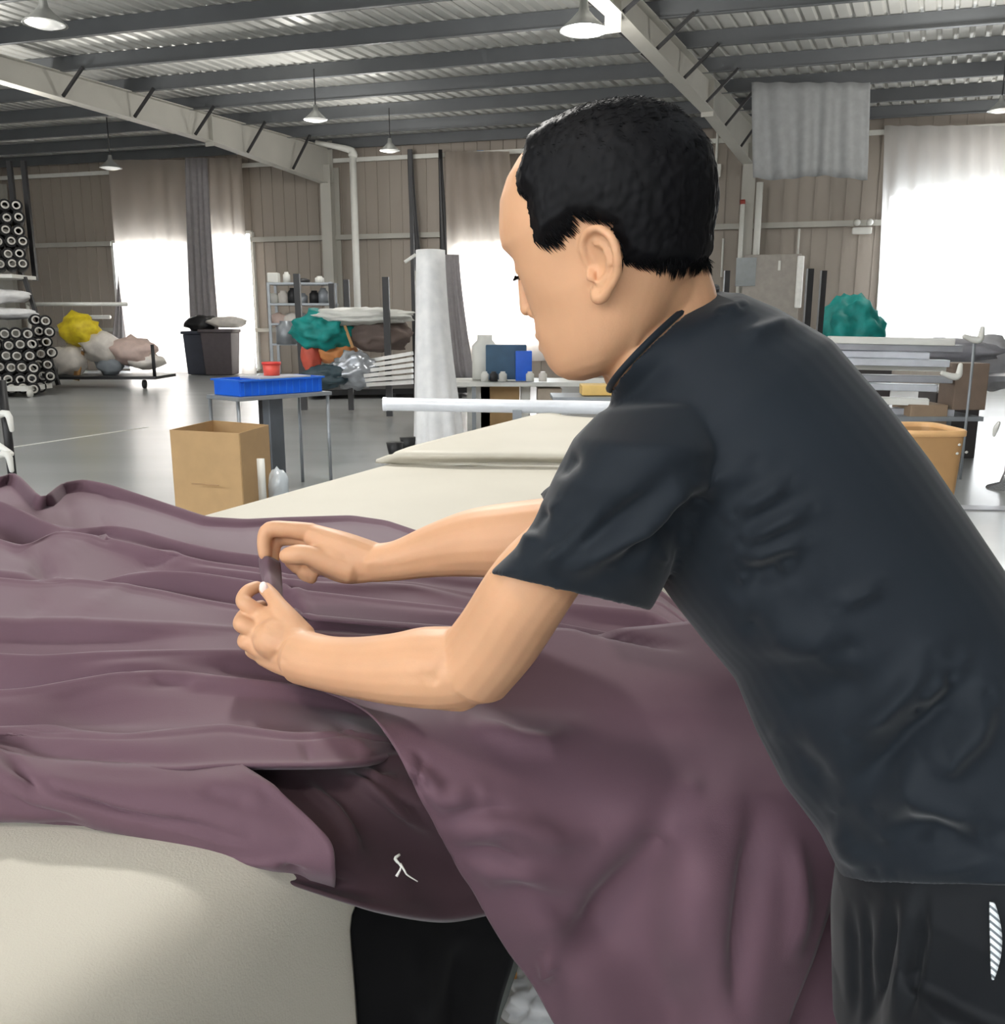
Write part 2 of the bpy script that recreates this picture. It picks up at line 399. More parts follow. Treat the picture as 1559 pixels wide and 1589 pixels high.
# ------------------------------------------------------------------ curtains on the windows
m_curt=sheer('pale_curtain',(228,220,212),0.75,0.2); m_curt2=sheer('white_curtain',(238,236,234),0.75,0.25)
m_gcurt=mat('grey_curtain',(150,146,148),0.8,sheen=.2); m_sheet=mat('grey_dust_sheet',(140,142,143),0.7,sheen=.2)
def curtain(name,top,bot,off,m,label,cat='curtain',waves=6,amp=0.05,nz=10,group=None,sag=0.0):
    """top/bot: (u0,u1,v) edges on the plane off metres before the wall"""
    G=[]; n=waves*10
    for j in range(nz+1):
        f=j/nz; r=[]
        for i in range(n+1):
            g=i/n; e=f**1.3
            u=(top[0]*(1-g)+top[1]*g)*(1-e)+(bot[0]*(1-g)+bot[1]*g)*e; v=top[2]*(1-f)+bot[2]*f
            dw=amp*math.sin(g*waves*2*math.pi+0.6*math.sin(g*9+f*2))*(0.6+0.6*f)
            r.append(wp(u,v+sag*math.sin(g*8)*f,off)-WN*dw)
        G.append(r)
    return obj(name,MB().grid(G),m,solid=0.004,label=label,cat=cat,group=group)
curtain('curtain',(168,288,248),(205,305,585),0.6,m_curt,'pale translucent curtain glowing over the left window',waves=4)
curtain('curtain',(322,375,245),(340,398,585),0.6,m_curt,'narrow pale glowing curtain right of the wide left one',waves=3)
curtain('curtain',(287,322,245),(300,345,590),0.7,m_gcurt,'grey shaded curtain bunched between the two glowing left curtains',waves=4,amp=0.04)
curtain('curtain',(186,190,390),(170,200,570),0.42,m_gcurt,'short grey curtain gathered left of the glowing window',waves=3,amp=.04)
curtain('curtain',(690,790,235),(700,850,560),0.5,m_curt,'pale translucent curtain on the window behind the man\'s face',waves=5)
curtain('curtain',(632,640,232),(640,655,420),0.4,m_dark,'thin black cloth strip hanging beside the tall white sheet',waves=1,amp=.02)
curtain('curtain',(680,686,232),(684,700,420),0.4,m_dark,'thin black cloth strip left of the window behind the man',waves=1,amp=.02)
curtain('curtain',(684,712,395),(700,736,590),0.6,m_gcurt,'dark grey curtain slanting down between white sheet and window',waves=3,amp=.04)
curtain('curtain',(1372,1620,195),(1356,1640,560),0.7,m_curt2,'wide pale sheer curtain glowing over the right window',waves=8,amp=.07)
o=curtain('hanging_sheet',(1166,1350,128),(1168,1346,276),5.15,m_sheet,'grey sheet hanging from a roof purlin right of the man\'s head','sheet',waves=5,amp=.06,sag=3)
# ------------------------------------------------------------------ pendant lamps
m_shade=mat('lamp_shade',(150,152,150),.35,metal=.6); m_bulb=mat('lamp_glass',(235,235,230),.3,emit=0.6); m_lit=mat('lamp_lit',(255,255,255),.3,emit=14)
def lamp(u,v,z,dia,label,lit=False):
    p=pz(u,v,z); r=dia/2; t=thing('pendant_lamp',label,'lamp',p,'pendant lamps under the roof')
    sh_=obj('shade',MB().lathe(p,[(r*.16,r*1.15),(r*.22,r*.75),(r*.5,r*.45),(r*.95,r*.05),(r,0),(r*.93,0.01),(r*.45,r*.38),(r*.15,r*.7)],20),m_shade,t)
    obj('diffuser',MB().lathe(p,[(0,-r*.16),(r*.5,-r*.12),(r*.88,r*.02),(r*.4,r*.2),(0,r*.25)],20),m_lit if lit else m_bulb,sh_)
    obj('cord',MB().tube([p+V(0,0,r),V(p.x,p.y,5.62)],0.012,6),m_dark,t)
lamp(70,38,4.75,0.5,'unlit pendant lamp at the top left corner of the roof')
lamp(490,186,4.8,0.42,'grey pendant lamp hanging just left of centre above the left column')
lamp(605,234,4.8,0.42,'small pendant lamp right of the white downpipe')
lamp(172,261,4.6,0.46,'small pendant lamp low over the left window curtain')
lamp(905,48,4.75,0.58,'bright lit pendant lamp above the man\'s head',True)
lamp(1552,172,4.7,0.4,'tiny pendant lamp at the right edge below the purlins')
lamp(52,-28,4.9,0.2,'x') if False else None

# ------------------------------------------------------------------ fabric roll racks on the left
m_roll=mat('black_cloth_roll',(26,26,28),.85,sheen=.1); m_core=mat('paper_core',(205,202,196),.7)
def roll_proto(r,L,label,group,u=0,v=500):
    ax=ray(u,v); ax=(ax.x,ax.y,0)
    t=thing('fabric_roll',label,'fabric roll',(0,0,0),group); 
    obj('cloth',MB().lathe((0,0,0),[(0.062,0.0),(r*.7,0.004),(r*.95,0.0),(r,0.02),(r,L-.02),(r*.95,L)],18,axis=ax),m_roll,t)
    obj('core_tube',MB().lathe((0,0,0),[(0.05,0.05),(0.05,-0.02),(0.078,-0.02),(0.078,0.05)],14,axis=ax),m_core,t)
    return t
def copyt(t,loc,label=None):
    r=t.copy(); C.objects.link(r); r.location=loc
    if label: r['label']=label
    for c in t.children:
        d=c.copy(); C.objects.link(d); d.parent=r
    return r
ORD=['first','second','third','fourth','fifth','sixth','seventh']
def stack(us,vs,t_,proto,fmt,skip=()):
    first=True
    for j,v in enumerate(vs):
        for i,u in enumerate(us):
            if (i,j) in skip: continue
            uu=u+(4 if j%2 else 0)+random.uniform(-2,2)+ (j*1.6 if len(vs)<7 else j*1.0)
            p=P(uu,v+random.uniform(-1.5,1.5),t_); lb=fmt%(ORD[i],ORD[j])
            if first: proto.location=p; proto['label']=lb; first=False
            else: copyt(proto,p,lb)
pr=roll_proto(0.12,1.2,'x','black rolls stacked on the upper rack')
stack((-12,7,25),(319,338,357,375,393,410),18.0,pr,'black roll with pale core, %s from left, %s row of the upper rack stack')
pr=roll_proto(0.115,1.2,'x','black rolls in the lower trolley stack')
stack((-11,8,25,42),(518,535,552,570,588,603),16.6,pr,'black roll with pale core, %s from left, %s row of the lower trolley stack',skip={(4,0)})
pr=roll_proto(0.11,1.0,'x','black rolls slanting beside the trolley')
stack((57,71),(497,514,531,548,566,584,600),17.0,pr,'black roll, %s from left, %s row of the slanting pile beside the trolley',skip={(1,6)})
# rack frame
p=fl(68,612); t=thing('roll_rack','steel rack holding stacked black fabric rolls at the left edge','rack',V(P(20,610,17)[0],P(20,610,17)[1],0))
x0=P(-60,430,17.6); x1=P(38,430,17.6)
obj('shelf',MB().beam(V(x0.x,x0.y,x0.z),V(x1.x,x1.y,x0.z),0.9,0.07),m_white,t,smooth=False)
obj('post',MB().beam(V(x1.x,x1.y,x0.z),V(x1.x+.45,x1.y,0.12),0.07,0.07,(1,0,0)),m_dark,t,smooth=False)
obj('post',MB().beam(P(36,250,18.6),V(P(36,250,18.6).x,P(36,250,18.6).y,x0.z),0.09,0.09,(1,0,0)),m_dark,t,smooth=False)
obj('post',MB().beam(P(14,250,18.6),V(P(14,250,18.6).x,P(14,250,18.6).y,x0.z),0.09,0.09,(1,0,0)),m_dark,t,smooth=False)
y0=P(-60,612,16.9); y1=P(64,612,16.9)
obj('base_rail',MB().beam(V(y0.x,y0.y,0.16),V(y1.x,y1.y,0.16),0.9,0.09),m_white,t,smooth=False)
for q in (y0,y1): obj('caster',MB().tube([V(q.x-.03,q.y-.4,0.07),V(q.x+.03,q.y-.4,0.07)],0.07,14),m_white,t)
p=P(15,460,17.4); obj('plastic_wrap',MB().ball(p+V(-.25,0,0),0.5,(1.3,.6,.28),3,.25,2.5,3),mat('wrap_white',(225,225,225),.25),label='white plastic wrapped bundle on the shelf between the roll stacks',cat='bundle')
p=P(10,487,17.2); obj('plastic_wrap',MB().ball(p,0.42,(1.4,.6,.26),3,.2,2.5,9),mat('wrap_white',(225,225,225),.25),label='lower white plastic bundle just above the lower roll stack',cat='bundle')
# near dark post with white clamps at the far left
a=P(2,588,6.4); t=thing('clamp_stand','black upright post with white clamps at the left edge above the cloth','stand',V(a.x,a.y,0))
obj('post',MB().tube([V(a.x,a.y,0),V(a.x,a.y,P(2,590,6.4).z)],0.03,12),m_black,t)
for v,s in ((655,1),(690,-1),(718,1)):
    q=P(6,v,6.35); obj('clamp',MB().tube([q+V(-.08,0,.03),q+V(.03,0,.06*s),q+V(.05,0,-.06)],[.02,.026,.016],8,3,caps='round'),m_white,t)
# ------------------------------------------------------------------ cart with bags
m_yel=mat('yellow_bag',(248,214,50),.5,var=.2); m_pl=mat('clear_bag',(232,226,218),.3,var=.1); m_wood=mat('ply',(196,150,96),.6); m_pink=mat('pink_bag',(214,190,180),.5)
c=fl(165,600); t=thing('bag_cart','low tube framed cart loaded with bags near the left window','cart',c)
z=0.22
obj('deck',MB().box(c+V(0,0,z),(2.6,1.2,0.06)),m_dark,t,smooth=False)
for sx in(-1.25,1.25):
    obj('post',MB().tube([c+V(sx,-.5,z),c+V(sx,-.5,1.75 if sx<0 else .9)],0.035,10),m_white if sx<0 else m_dark,t)
    obj('caster',MB().tube([c+V(sx*.8,-.5,0.09),c+V(sx*.8+.05,-.5,0.09)],0.09,14),m_dark,t)
obj('handle_rail',MB().tube([c+V(-1.25,-.5,1.72),c+V(.8,-.5,1.72)],0.04,10),m_white,t)
for u,v,r,sc,m,l,cat in ((124,512,.42,(1,.7,.8),m_yel,'bright yellow bag on top of the cart pile','bag'),(160,540,.42,(1,.7,.8),m_pl,'clear plastic bag beside the yellow one on the cart','bag'),
    (108,560,.38,(.9,.6,.9),m_pl,'pale bag hanging at the cart\'s left end','bag'),(205,545,.42,(1.2,.7,.7),m_pink,'pale pink bag slumped at the middle of the cart','bag'),
    (225,560,.30,(1.3,.7,.6),m_pl,'pale bag at the right end of the cart pile','bag'),(170,565,.3,(1,.7,.8),mat('greybag',(150,158,165),.5),'grey bag low in the middle of the cart pile','bag')):
    d=(c-CAM).length*1.0; q=P(u,v,c.y/ray(u,v).y); obj('bag',MB().ball(q,r,sc,3,.3,2.2,u),m,label=l,cat=cat)
obj('wood_slat',MB().beam(P(118,590,c.y*.985),P(126,545,c.y*.985),0.12,0.05,(0,1,0)),m_wood,label='upright wooden slat leaning on the bag cart',cat='slat')
a=wp(108,492,1.2); b=wp(170,482,1.2); obj('wall_rod',MB().tube([a,V(b.x,b.y,a.z)],0.05,8),m_white,label='pale rod fixed low on the wall above the bags',cat='rod')
# bins
def bin_(u,v,w_,h,m,label):
    c=wp(u,v,1.1); c.z=0; t=thing('dustbin',label,'bin',c)
    obj('body',MB().loft([[c+V(sx*w_*.42*k,sy*w_*.42*k,z) for sx,sy in((-1,-1),(1,-1),(1,1),(-1,1))] for z,k in((0.01,.85),(h,1))]),m,t,smooth=False,bev=.02)
    obj('lid',MB().box(c+V(0,0,h+.04),(w_*.95,w_*.95,0.08),b=.03),m,t)
bin_(345,572,0.95,1.1,mat('bin_brown',(86,78,82),.5),'brown grey wheeled bin between the two left curtains')
bin_(313,570,0.8,1.05,mat('bin_dark',(52,56,70),.5),'dark blue bin left of the brown bin')
q=wp(352,505,1.1); q.z=1.36; obj('bag',MB().ball(q,.42,(1.2,.6,.35),3,.2,2,5),m_pl,label='white bag lying on the brown bin lid',cat='bag')
q=wp(313,515,1.1); q.z=1.32; obj('crumpled_cloth',MB().ball(q,.4,(1,.6,.6),3,.4,2,8),m_black,label='crumpled black cloth on top of the dark blue bin',cat='cloth')
# pale post on a flat round base
a=fl(388,574); t=thing('bollard','pale post on a flat round base before the right glowing curtain','post',a)
obj('base',MB().lathe(a,[(0,.06),(.5,.05),(.55,0)],20),m_white,t); obj('post',MB().tube([a,a+V(0,0,1.1)],.06,10),m_white,t)

# ------------------------------------------------------------------ blue crate table
m_grey=mat('grey_steel',(150,155,160),.4,metal=.4); m_blue=mat('crate_blue',(22,100,222),.4,var=.06)
zt2=0.80
cs=[pz(364,616,zt2),pz(440,630,zt2) ,pz(512,606,zt2)]
A=pz(366,617,zt2); B=pz(512,607,zt2); Dv=(B-A); L=Dv.length; X=Dv.normalized(); Y=V(-X.y,X.x,0)
t=thing('side_table','small grey steel leg table carrying the blue crate','table',V(*(A+Dv/2+Y*.2)[:2],0))
obj('top',MB().box(A+Dv/2+Y*.2-V(0,0,.015),(L,.45,.03),X),m_grey,t,smooth=False,bev=.004)
for k,sy in ((0,0),(1,0),(0,1),(1,1)):
    q=A+X*(.02+k*(L-.04))+Y*(.01+.4*sy); obj('leg',MB().tube([q-V(0,0,.02),V(q.x,q.y,0)],0.014,8),m_grey,t)
q=A+Dv*.53+Y*.22; obj('pillar',MB().box(V(q.x,q.y,zt2/2-.02),(.13,.1,zt2-.04),X),mat('pillar_grey',(112,118,126),.4,metal=.4),t,smooth=False,bev=.006)
obj('pillar',MB().box(V(q.x-.07,q.y+.02,zt2/2-.02),(.04,.12,zt2-.04),X),m_dark,t,smooth=False)
# crate
c=A+Dv*.49+Y*.2; w1,d1,hh=L*.86,.36,.125
t=thing('plastic_crate','bright blue shallow plastic crate on the small steel table','crate',c)
mb=MB()
for sx,sy,dx,dy in((0,-1,w1,.012),(0,1,w1,.012),(-1,0,.012,d1),(1,0,.012,d1)): mb.box(c+X*(sx*w1/2)+Y*(sy*d1/2)+V(0,0,hh/2+.002),(dx,dy,hh),X)
mb.box(c+V(0,0,.01),(w1,d1,.012),X); obj('tray',mb,m_blue,t,smooth=False,bev=.002)
mb=MB()
for k in range(12):
    s=-w1/2+w1*(k+.5)/12; mb.box(c+X*s-Y*(d1/2+.009)+V(0,0,hh*.45),(.008,.01,hh*.8),X)
mb.box(c-Y*(d1/2+.012)+V(0,0,hh-.006),(w1+.04,.022,.014),X); mb.box(c+Y*(d1/2+.012)+V(0,0,hh-.006),(w1+.04,.022,.014),X)
for k in (-1,1): mb.box(c+X*k*(w1/2+.012)+V(0,0,hh-.006),(.022,d1+.04,.014),X)
obj('rim',mb,mat('crate_blue2',(40,110,220),.4),t,smooth=False)
obj('flat_card',MB().box(c+V(.06,-.02,hh+.006),(w1*.62,d1*.8,.012),X),mat('card_grey',(176,180,190),.6),label='flat grey card lying across the blue crate',cat='card',smooth=False)
c2=c+X*.03+V(0,0,hh+.012); t=thing('red_tub','small red plastic tub standing on the blue crate','tub',c2)
m_red=mat('tub_red',(232,92,78),.4); obj('tub_body',MB().lathe(c2,[(0,0.002),(.062,.002),(.07,.105),(.066,.105),(.058,.01),(0,.01)],24),m_red,t)
obj('tub_rim',MB().lathe(c2+V(0,0,.085),[(.069,0),(.075,.0),(.076,.022),(.069,.022)],24),mat('tub_red2',(214,60,52),.4),t)
# carton
m_card=mat('carton',(178,145,102),.75,var=.05,bump=.1,bscale=30)
a=V(*fl(276,800)[:2],0); b=V(*fl(352,812)[:2],0); 
t=thing('cardboard_box','tall open cardboard box on the floor left of the crate table','cardboard box',fl(330,800))
t_=6.4
def ff(u,v,t): q=P(u,v,t); return q
tl,tm,tr=P(263,666,6.2),P(335,657,6.9),P(416,663,6.35)
fr=P(362,690,5.85)
A0=P(264,668,6.15); B0=P(371,672,5.95); C0=P(416,664,6.45); D0=P(330,657,6.75)
mb=MB(); hB=A0.z
quad=[A0,B0,C0,D0]; c=sum(quad,V(0,0,0))/4
for i in range(4):
    p,q=quad[i],quad[(i+1)%4]
    Xd=V(q.x-p.x,q.y-p.y,0); Ld=Xd.length; Nn=V(-Xd.y,Xd.x,0).normalized()
    mb.box(V((p.x+q.x)/2,(p.y+q.y)/2,hB/2+.005),(Ld,.008,hB),Xd)
mb.box(V(c.x,c.y,.02),(.45,.35,.01))
obj('walls',mb,m_card,t,smooth=False)
q=P(318,752,6.02); obj('tape_seam',MB().box(q,(.22,.006,.008),B0-A0),mat('tape',(160,124,84),.4),t,smooth=False)
q=P(406,745,6.2); obj('paper_strip',MB().box(q,(.05,.02,.3)),m_white,label='white paper strip leaning between the box and the table leg',cat='strip')
q=P(430,737,6.5); obj('plastic_bag',MB().ball(V(q.x,q.y,.16),.13,(.6,.6,1.2),3,.3,3,2),mat('clearbag',(200,208,214),.15),label='crumpled clear plastic bag under the crate table',cat='bag')
# ------------------------------------------------------------------ shelf with bottles, racks, piles behind
c0=P(416,440,17.5); c1=P(512,440,17.2); zS=c0.z
t=thing('storage_shelf','grey metal storage shelf with pots against the wall right of the windows','shelf',V((c0.x+c1.x)/2,c0.y+.3,0))
for q in (c0,c1):
    for dy in(0,.55): obj('upright',MB().beam(V(q.x,q.y+dy,0),V(q.x,q.y+dy,zS+.02),.05,.05,(1,0,0)),m_grey,t,smooth=False)
for v in (440,472,503,535): 
    z=P(416,v,17.5).z; obj('shelf_board',MB().box(V((c0.x+c1.x)/2,c0.y+.27,z),(c1.x-c0.x,.6,.04)),m_grey,t,smooth=False)
def jar(u,v,t_,r,h,m,label,cat='jar',name='jar'):
    q=P(u,v,t_); return obj(name,MB().lathe(V(q.x,q.y,q.z),[(0,0),(r,0),(r,h*.75),(r*.6,h*.88),(r*.6,h),(0,h)],14),m,label=label,cat=cat)
q=P(423,440,17.6); obj('white_canister',MB().box(q+V(0,.1,.11),(.22,.2,.2),b=.03),m_white,label='white square canister on the shelf top at its left end',cat='canister')
jar(445,440,17.7,.07,.22,m_white,'white jar on the shelf top beside the canister')
jar(470,440,17.7,.14,.1,m_dark,'dark bowl in the middle of the shelf top','bowl','bowl')
jar(496,440,17.7,.09,.14,m_white,'pale small pot at the right end of the shelf top')
for k,(u,m) in enumerate(((425,m_white),(440,m_pl),(455,m_dark),(470,m_grey),(488,m_dark),(502,m_grey))):
    jar(u,471,17.8,.1,.2+.05*(k%3),m,['white tub at the left of the second shelf','pale jar second from left on the second shelf','dark can third on the second shelf','grey can fourth on the second shelf','dark tall can fifth on the second shelf','grey can at the right of the second shelf'][k],'can','can')
for k,(u,m) in enumerate(((430,m_pink),(450,m_pl),(468,m_grey))):
    q=P(u,500,17.7); obj('cloth_bundle',MB().ball(q+V(0,.15,.05),.2,(1,.6,.7),2,.3,2,u),m,label=['pink grey cloth bundle on the third shelf, left','pale cloth bundle on the third shelf, middle','grey cloth bundle on the third shelf, right'][k],cat='bundle')
c=fl(443,600); q=P(445,520,16.8); jar(445,534,17.75,.2,.45,m_grey,'grey bucket with lid on the lowest shelf','bucket','bucket')
# posts of the pallet racks
def rod(u0,v0,u1,v1,t_,r,label,m=m_dark,cat='post',name='rack_post',g=None):
    a=P(u0,v0,t_); b=P(u1,v1,t_); b=V(a.x+(b.x-a.x)*.3,a.y,(.02 if cat=='post' else b.z)); return obj(name,MB().beam(a,b,r*2,r*2,(1,0,0)),m,smooth=False,label=label,cat=cat,group=g)
rod(460,425,470,600,13.5,.045,'black upright stake left of the teal cloth')
rod(537,434,541,560,13.5,.04,'black upright stake in the middle of the rubbish pile')
rod(598,430,602,598,12.6,.045,'black upright stake between the pile and the tall white sheet')
rod(514,440,516,500,17,.05,'short black stake at the right side of the storage shelf')
rod(636,232,640,600,14,.03,'black pole left of the tall white sheet')
c=fl(545,618); t=thing('stake_pallet','dark low pallet base under the rubbish pile','pallet',c)
obj('deck',MB().box(c+V(.5,1.1,.12),(3.0,2.2,.1),V(1,.25,0)),m_black,t,smooth=False)
for s in(-1,0,1): obj('runner',MB().box(c+V(.5+s*1.2,1.1-.1,.04),(.12,2.1,.08),V(1,.25,0)),m_black,t,smooth=False)
m_teal=mat('teal_cloth',(16,142,136),.6,var=.2)
def heap(u,v,t_,r,sc,m,label,cat,name,seed=1,amp=.35,sub=4,fr=2.2):
    q=P(u,v,t_); return obj(name,MB().ball(q,r,sc,sub,amp,fr,seed),m,label=label,cat=cat)
heap(500,512,13.2,.5,(.85,.7,.55),m_teal,'teal cloth heaped on the pile beside the storage shelf','cloth','cloth_heap',3)
heap(520,545,13.4,.32,(1,.7,.6),mat('orange_box',(226,150,92),.6),'orange sack under the teal cloth','sack','sack',4,.15)
heap(483,550,13.3,.3,(.5,.6,1),mat('red_box',(206,92,74),.6),'red orange sack at the left under the teal cloth','sack','sack',6,.12)
heap(560,491,13.1,.62,(1.15,.6,.2),m_white,'white plastic sheeting draped over the pile','sheeting','plastic_sheeting',7,.3)
heap(590,520,13.3,.5,(.95,.6,.5),mat('brown_pile',(104,90,84),.7),'brown grey bundle behind the upright stake','bundle','bundle',8,.2)
heap(548,575,12.8,.33,(1,.6,.75),mat('foil',(176,180,186),.2,metal=.5),'silvery plastic bag in front of the pile','bag','bag',9,.4)
heap(505,585,12.7,.28,(1.1,.6,.6),mat('dkteal',(52,70,78),.5),'dark blue green bag at the left foot of the pile','bag','bag',11,.3)
lab=['topmost','second','third','fourth','fifth','lowest']
for k in range(6):
    a=P(560+k*2,562+k*7,12.9-.08*k); b=P(640,548+k*9,12.6-.08*k); obj('aluminium_bar',MB().beam(a,b,.06,.05),mat('alu',(205,205,202),.3,metal=.5),smooth=False,label='slanting aluminium bar in the pile left of the white sheet, %s from top'%lab[k],cat='bar',group='aluminium bars in the rubbish pile')
rod(526,480,590,540,13,.02,'thin wooden stick sticking out of the pile',m_wood,'stick','stick')
# tall white sheet over a stand
t_=9.6; base=fl(683,705)
t=thing('covered_stand','tall narrow stand draped in a white sheet reaching the floor','stand',V(P(680,690,t_).x,P(680,690,t_).y,0))
G=[]; 
for j in range(15):
    f=j/14; uL=645+(-2)*f; uR=690+32*f**1.6; v=388+f*322; r=[]
    for i in range(49):
        g=i/48; a=g*2*math.pi
        u=(uL+uR)/2+(uR-uL)/2*math.cos(a); 
        fold=1+.10*f*math.sin(a*7+1)+.05*math.sin(a*3)
        q=P((uL+uR)/2+(u-(uL+uR)/2)*fold,v,t_); r.append(q+V(0,math.sin(a)*.16*fold*(1+.5*f),0))
    G.append(r)
G=[[sum(G[0],V(0,0,0))/49]*49]+G
obj('sheet',MB().grid(G),mat('sheet_white',(248,249,250),.7,sheen=.2),t)
q=P(645,395,t_); obj('hook_bar',MB().tube([q,q+V(-.12,0,-.08)],.018,8),m_white,t)
# box at the foot and small dark feet near table edge
for k,(u,v) in enumerate(((613,701),(633,692))):
    q=fl(u,v+8); obj('metal_block',MB().lathe(q,[(0,0),(.06,0),(.09,.15),(0,.15)],12),m_dark,label=['nearer dark metal foot on the floor just beyond the table edge','farther dark metal foot on the floor by the tall white sheet'][k],cat='block')

# ------------------------------------------------------------------ bench behind the man
bt=11.0; zb=P(760,592,bt).z
t=thing('work_bench','long pale work bench behind the man\'s chin','bench',V(P(800,600,bt).x,bt,0))
obj('top',MB().box(V(P(850,592,bt).x,bt+.45,zb-.03),(3.0,.9,.05)),m_white,t,smooth=False)
for u in (735,1000):
    for dy in (.1,.8): obj('leg',MB().beam(V(P(u,600,bt).x,bt+dy,0),V(P(u,600,bt).x,bt+dy,zb-.05),.05,.05,(1,0,0)),m_grey,t,smooth=False)
def bx(u,v,t_,d,m,label,cat,name,floor=False,b=.01):
    q=P(u,v,t_); z=d[2]/2 if floor else q.z+d[2]/2
    return obj(name,MB().box(V(q.x,q.y,z),d,b=b),m,label=label,cat=cat)
bx(785,588,bt+.2,(.5,.3,.42),mat('navy_box',(58,92,120),.5),'dark blue box on the bench left of the man\'s lips','box','box')
bx(812,590,bt+.1,(.2,.25,.36),m_blue,'bright blue bin on the bench by the man\'s mouth','bin','bin')
for k,(u,m) in enumerate(((752,m_white),(766,m_dark),(780,m_white),(822,m_white),(842,m_pl))):
    jar(u,592,bt-.1,.05,.12,m,['white cup at the left end of the bench','dark cup second on the bench','white cup third on the bench','white tub right of the blue bin on the bench','pale tub nearest the man\'s chin on the bench'][k],'cup','cup')
jar(752,588,11.4,.16,.55,m_white,'tall white shape standing in for the glowing curtain part by the window','glow_shape','glow_shape')  # white shape added for the bright backlit part of the curtain
bx(775,0,10.6,(.5,.4,.62),m_card,'tall carton on the floor under the pale bench','carton','carton',True)
bx(740,0,10.6,(.3,.4,.6),mat('pale_box',(206,204,198),.6),'pale box left of the carton under the bench','box','box',True)
bx(818,0,10.6,(.12,.3,.6),m_white,'narrow white box under the bench','box','box',True)
bx(858,0,10.4,(.3,.4,.55),mat('beige_box',(190,176,158),.6),'beige box under the bench behind the man\'s chin','box','box',True)
bx(925,612,8.0,(.28,.3,.09),mat('yellow_tray',(222,186,110),.5),'yellow wooden tray behind the man\'s throat','tray','tray')
# stand that carries the yellow tray
q=P(925,612,8.0); t=thing('trolley','grey trolley under the yellow wooden tray','trolley',V(q.x,q.y,0))
obj('top',MB().box(V(q.x,q.y,q.z-.02),(.8,.5,.03)),m_grey,t,smooth=False)
for sx in(-.36,.36): obj('leg',MB().beam(V(q.x+sx,q.y,0),V(q.x+sx,q.y,q.z-.03),.04,.04,(1,0,0)),m_grey,t,smooth=False)

# ------------------------------------------------------------------ beige padded table
TZ=0.86
m_beige=mat('beige_leatherette',(186,181,168),.6,var=.03,scale=3,bump=.25,bscale=450,spec=.35)
R0=pz(100,1589,TZ); R1=pz(425,1358,TZ); RDv=(R1-R0).normalized(); RDv=V(RDv.x,RDv.y,0).normalized()
L0=pz(300,797,TZ); L1=pz(600,716,TZ); LDv=(L1-L0).normalized(); LDv=V(LDv.x,LDv.y,0).normalized()
t=thing('padded_table','long cutting table covered in beige leatherette under the purple cloth','table',V(-.3,2.0,0))
def edge_pts(s): # right edge , left edge in plan
    return R0+RDv*s, None
nr=30; G=[]
far=pz(880,700,TZ)
for j in range(nr+1):
    s=j/nr
    a=R0+RDv*(-1.6+s*5.4)         # right edge
    yy=a.y
    b=L0+LDv*(-2.8+s*4.35)       # left edge
    row=[]
    r_=.045
    cross=(b-a); cross.z=0; cw=cross.length; cx=cross.normalized()
    prof=[(.0,-.62),(.0,-.42),(.0,-.24),(.0,-.13),(.004,-.08),(.016,-.04),(.04,-.012),(.08,0),(.14,.004),(cw*.3,.006),(cw*.5,.006),(cw*.7,.006),(cw-.1,.004),(cw-r_,0),(cw-.012,-r_*.3),(cw,-r_),(cw,-.3),(cw,-.62)]
    for x,z in prof: row.append(a+cx*x+V(0,0,z))
    G.append(row)
def esol(u):
    best=None
    for k in range(400):
        q_=-1+k*.01; q=R0+RDv*q_; uu,vv,tt=proj(np.array([[q.x,q.y,.55]]))
        if best is None or abs(uu[0]-u)<best[0]: best=(abs(uu[0]-u),q_)
    return best[1]
se=esol(556); je=int(round((se+1.6)/5.4*nr)); 
# move that row exactly to the corner of the skirt
N_=V(RDv.y,-RDv.x,0)
vis=MB(); full=[list(r) for r in G[:je+1]]
dd=(R0+RDv*se)-(R0+RDv*(-1.6+je/nr*5.4)); dd.z=0
for k in range(5): full[je][k]=full[je][k]+dd
for r_i,r in enumerate(full):
    for k in range(4): r[k]=r[k]+N_*(.010*math.sin(r_i*1.7+k)*(3-k)*.5)
allr=full+[list(r) for r in G[je+1:]]; nc_=len(allr[0])
vis.add([p for r in allr for p in r],[(i*nc_+k,(i+1)*nc_+k,(i+1)*nc_+k+1,i*nc_+k+1) for i in range(len(allr)-1) for k in range(nc_-1) if not (i>=je and k<4)])
obj('padded_cover',vis,m_beige,t,sub=2,solid=.004)
# board and legs under the pad
mb=MB(); aa=[R0+RDv*(-1.5),R0+RDv*3.75,L0+LDv*1.5,L0+LDv*(-2.75)]
ins=[p+((sum(aa,V(0,0,0))/4)-p)*.09 for p in aa]
mb.add([p+V(0,0,-.06) for p in ins]+[p+V(0,0,-.035) for p in ins],[(0,1,2,3),(7,6,5,4),(0,4,5,1),(1,5,6,2),(2,6,7,3),(3,7,4,0)])
obj('board',mb,mat('board',(120,100,80),.7),t,smooth=False)
for p in ins:
    q=p+((sum(aa,V(0,0,0))/4)-p)*.1; obj('leg',MB().beam(V(q.x,q.y,0),V(q.x,q.y,TZ-.06),.06,.06,(1,0,0)),m_grey,t,smooth=False)
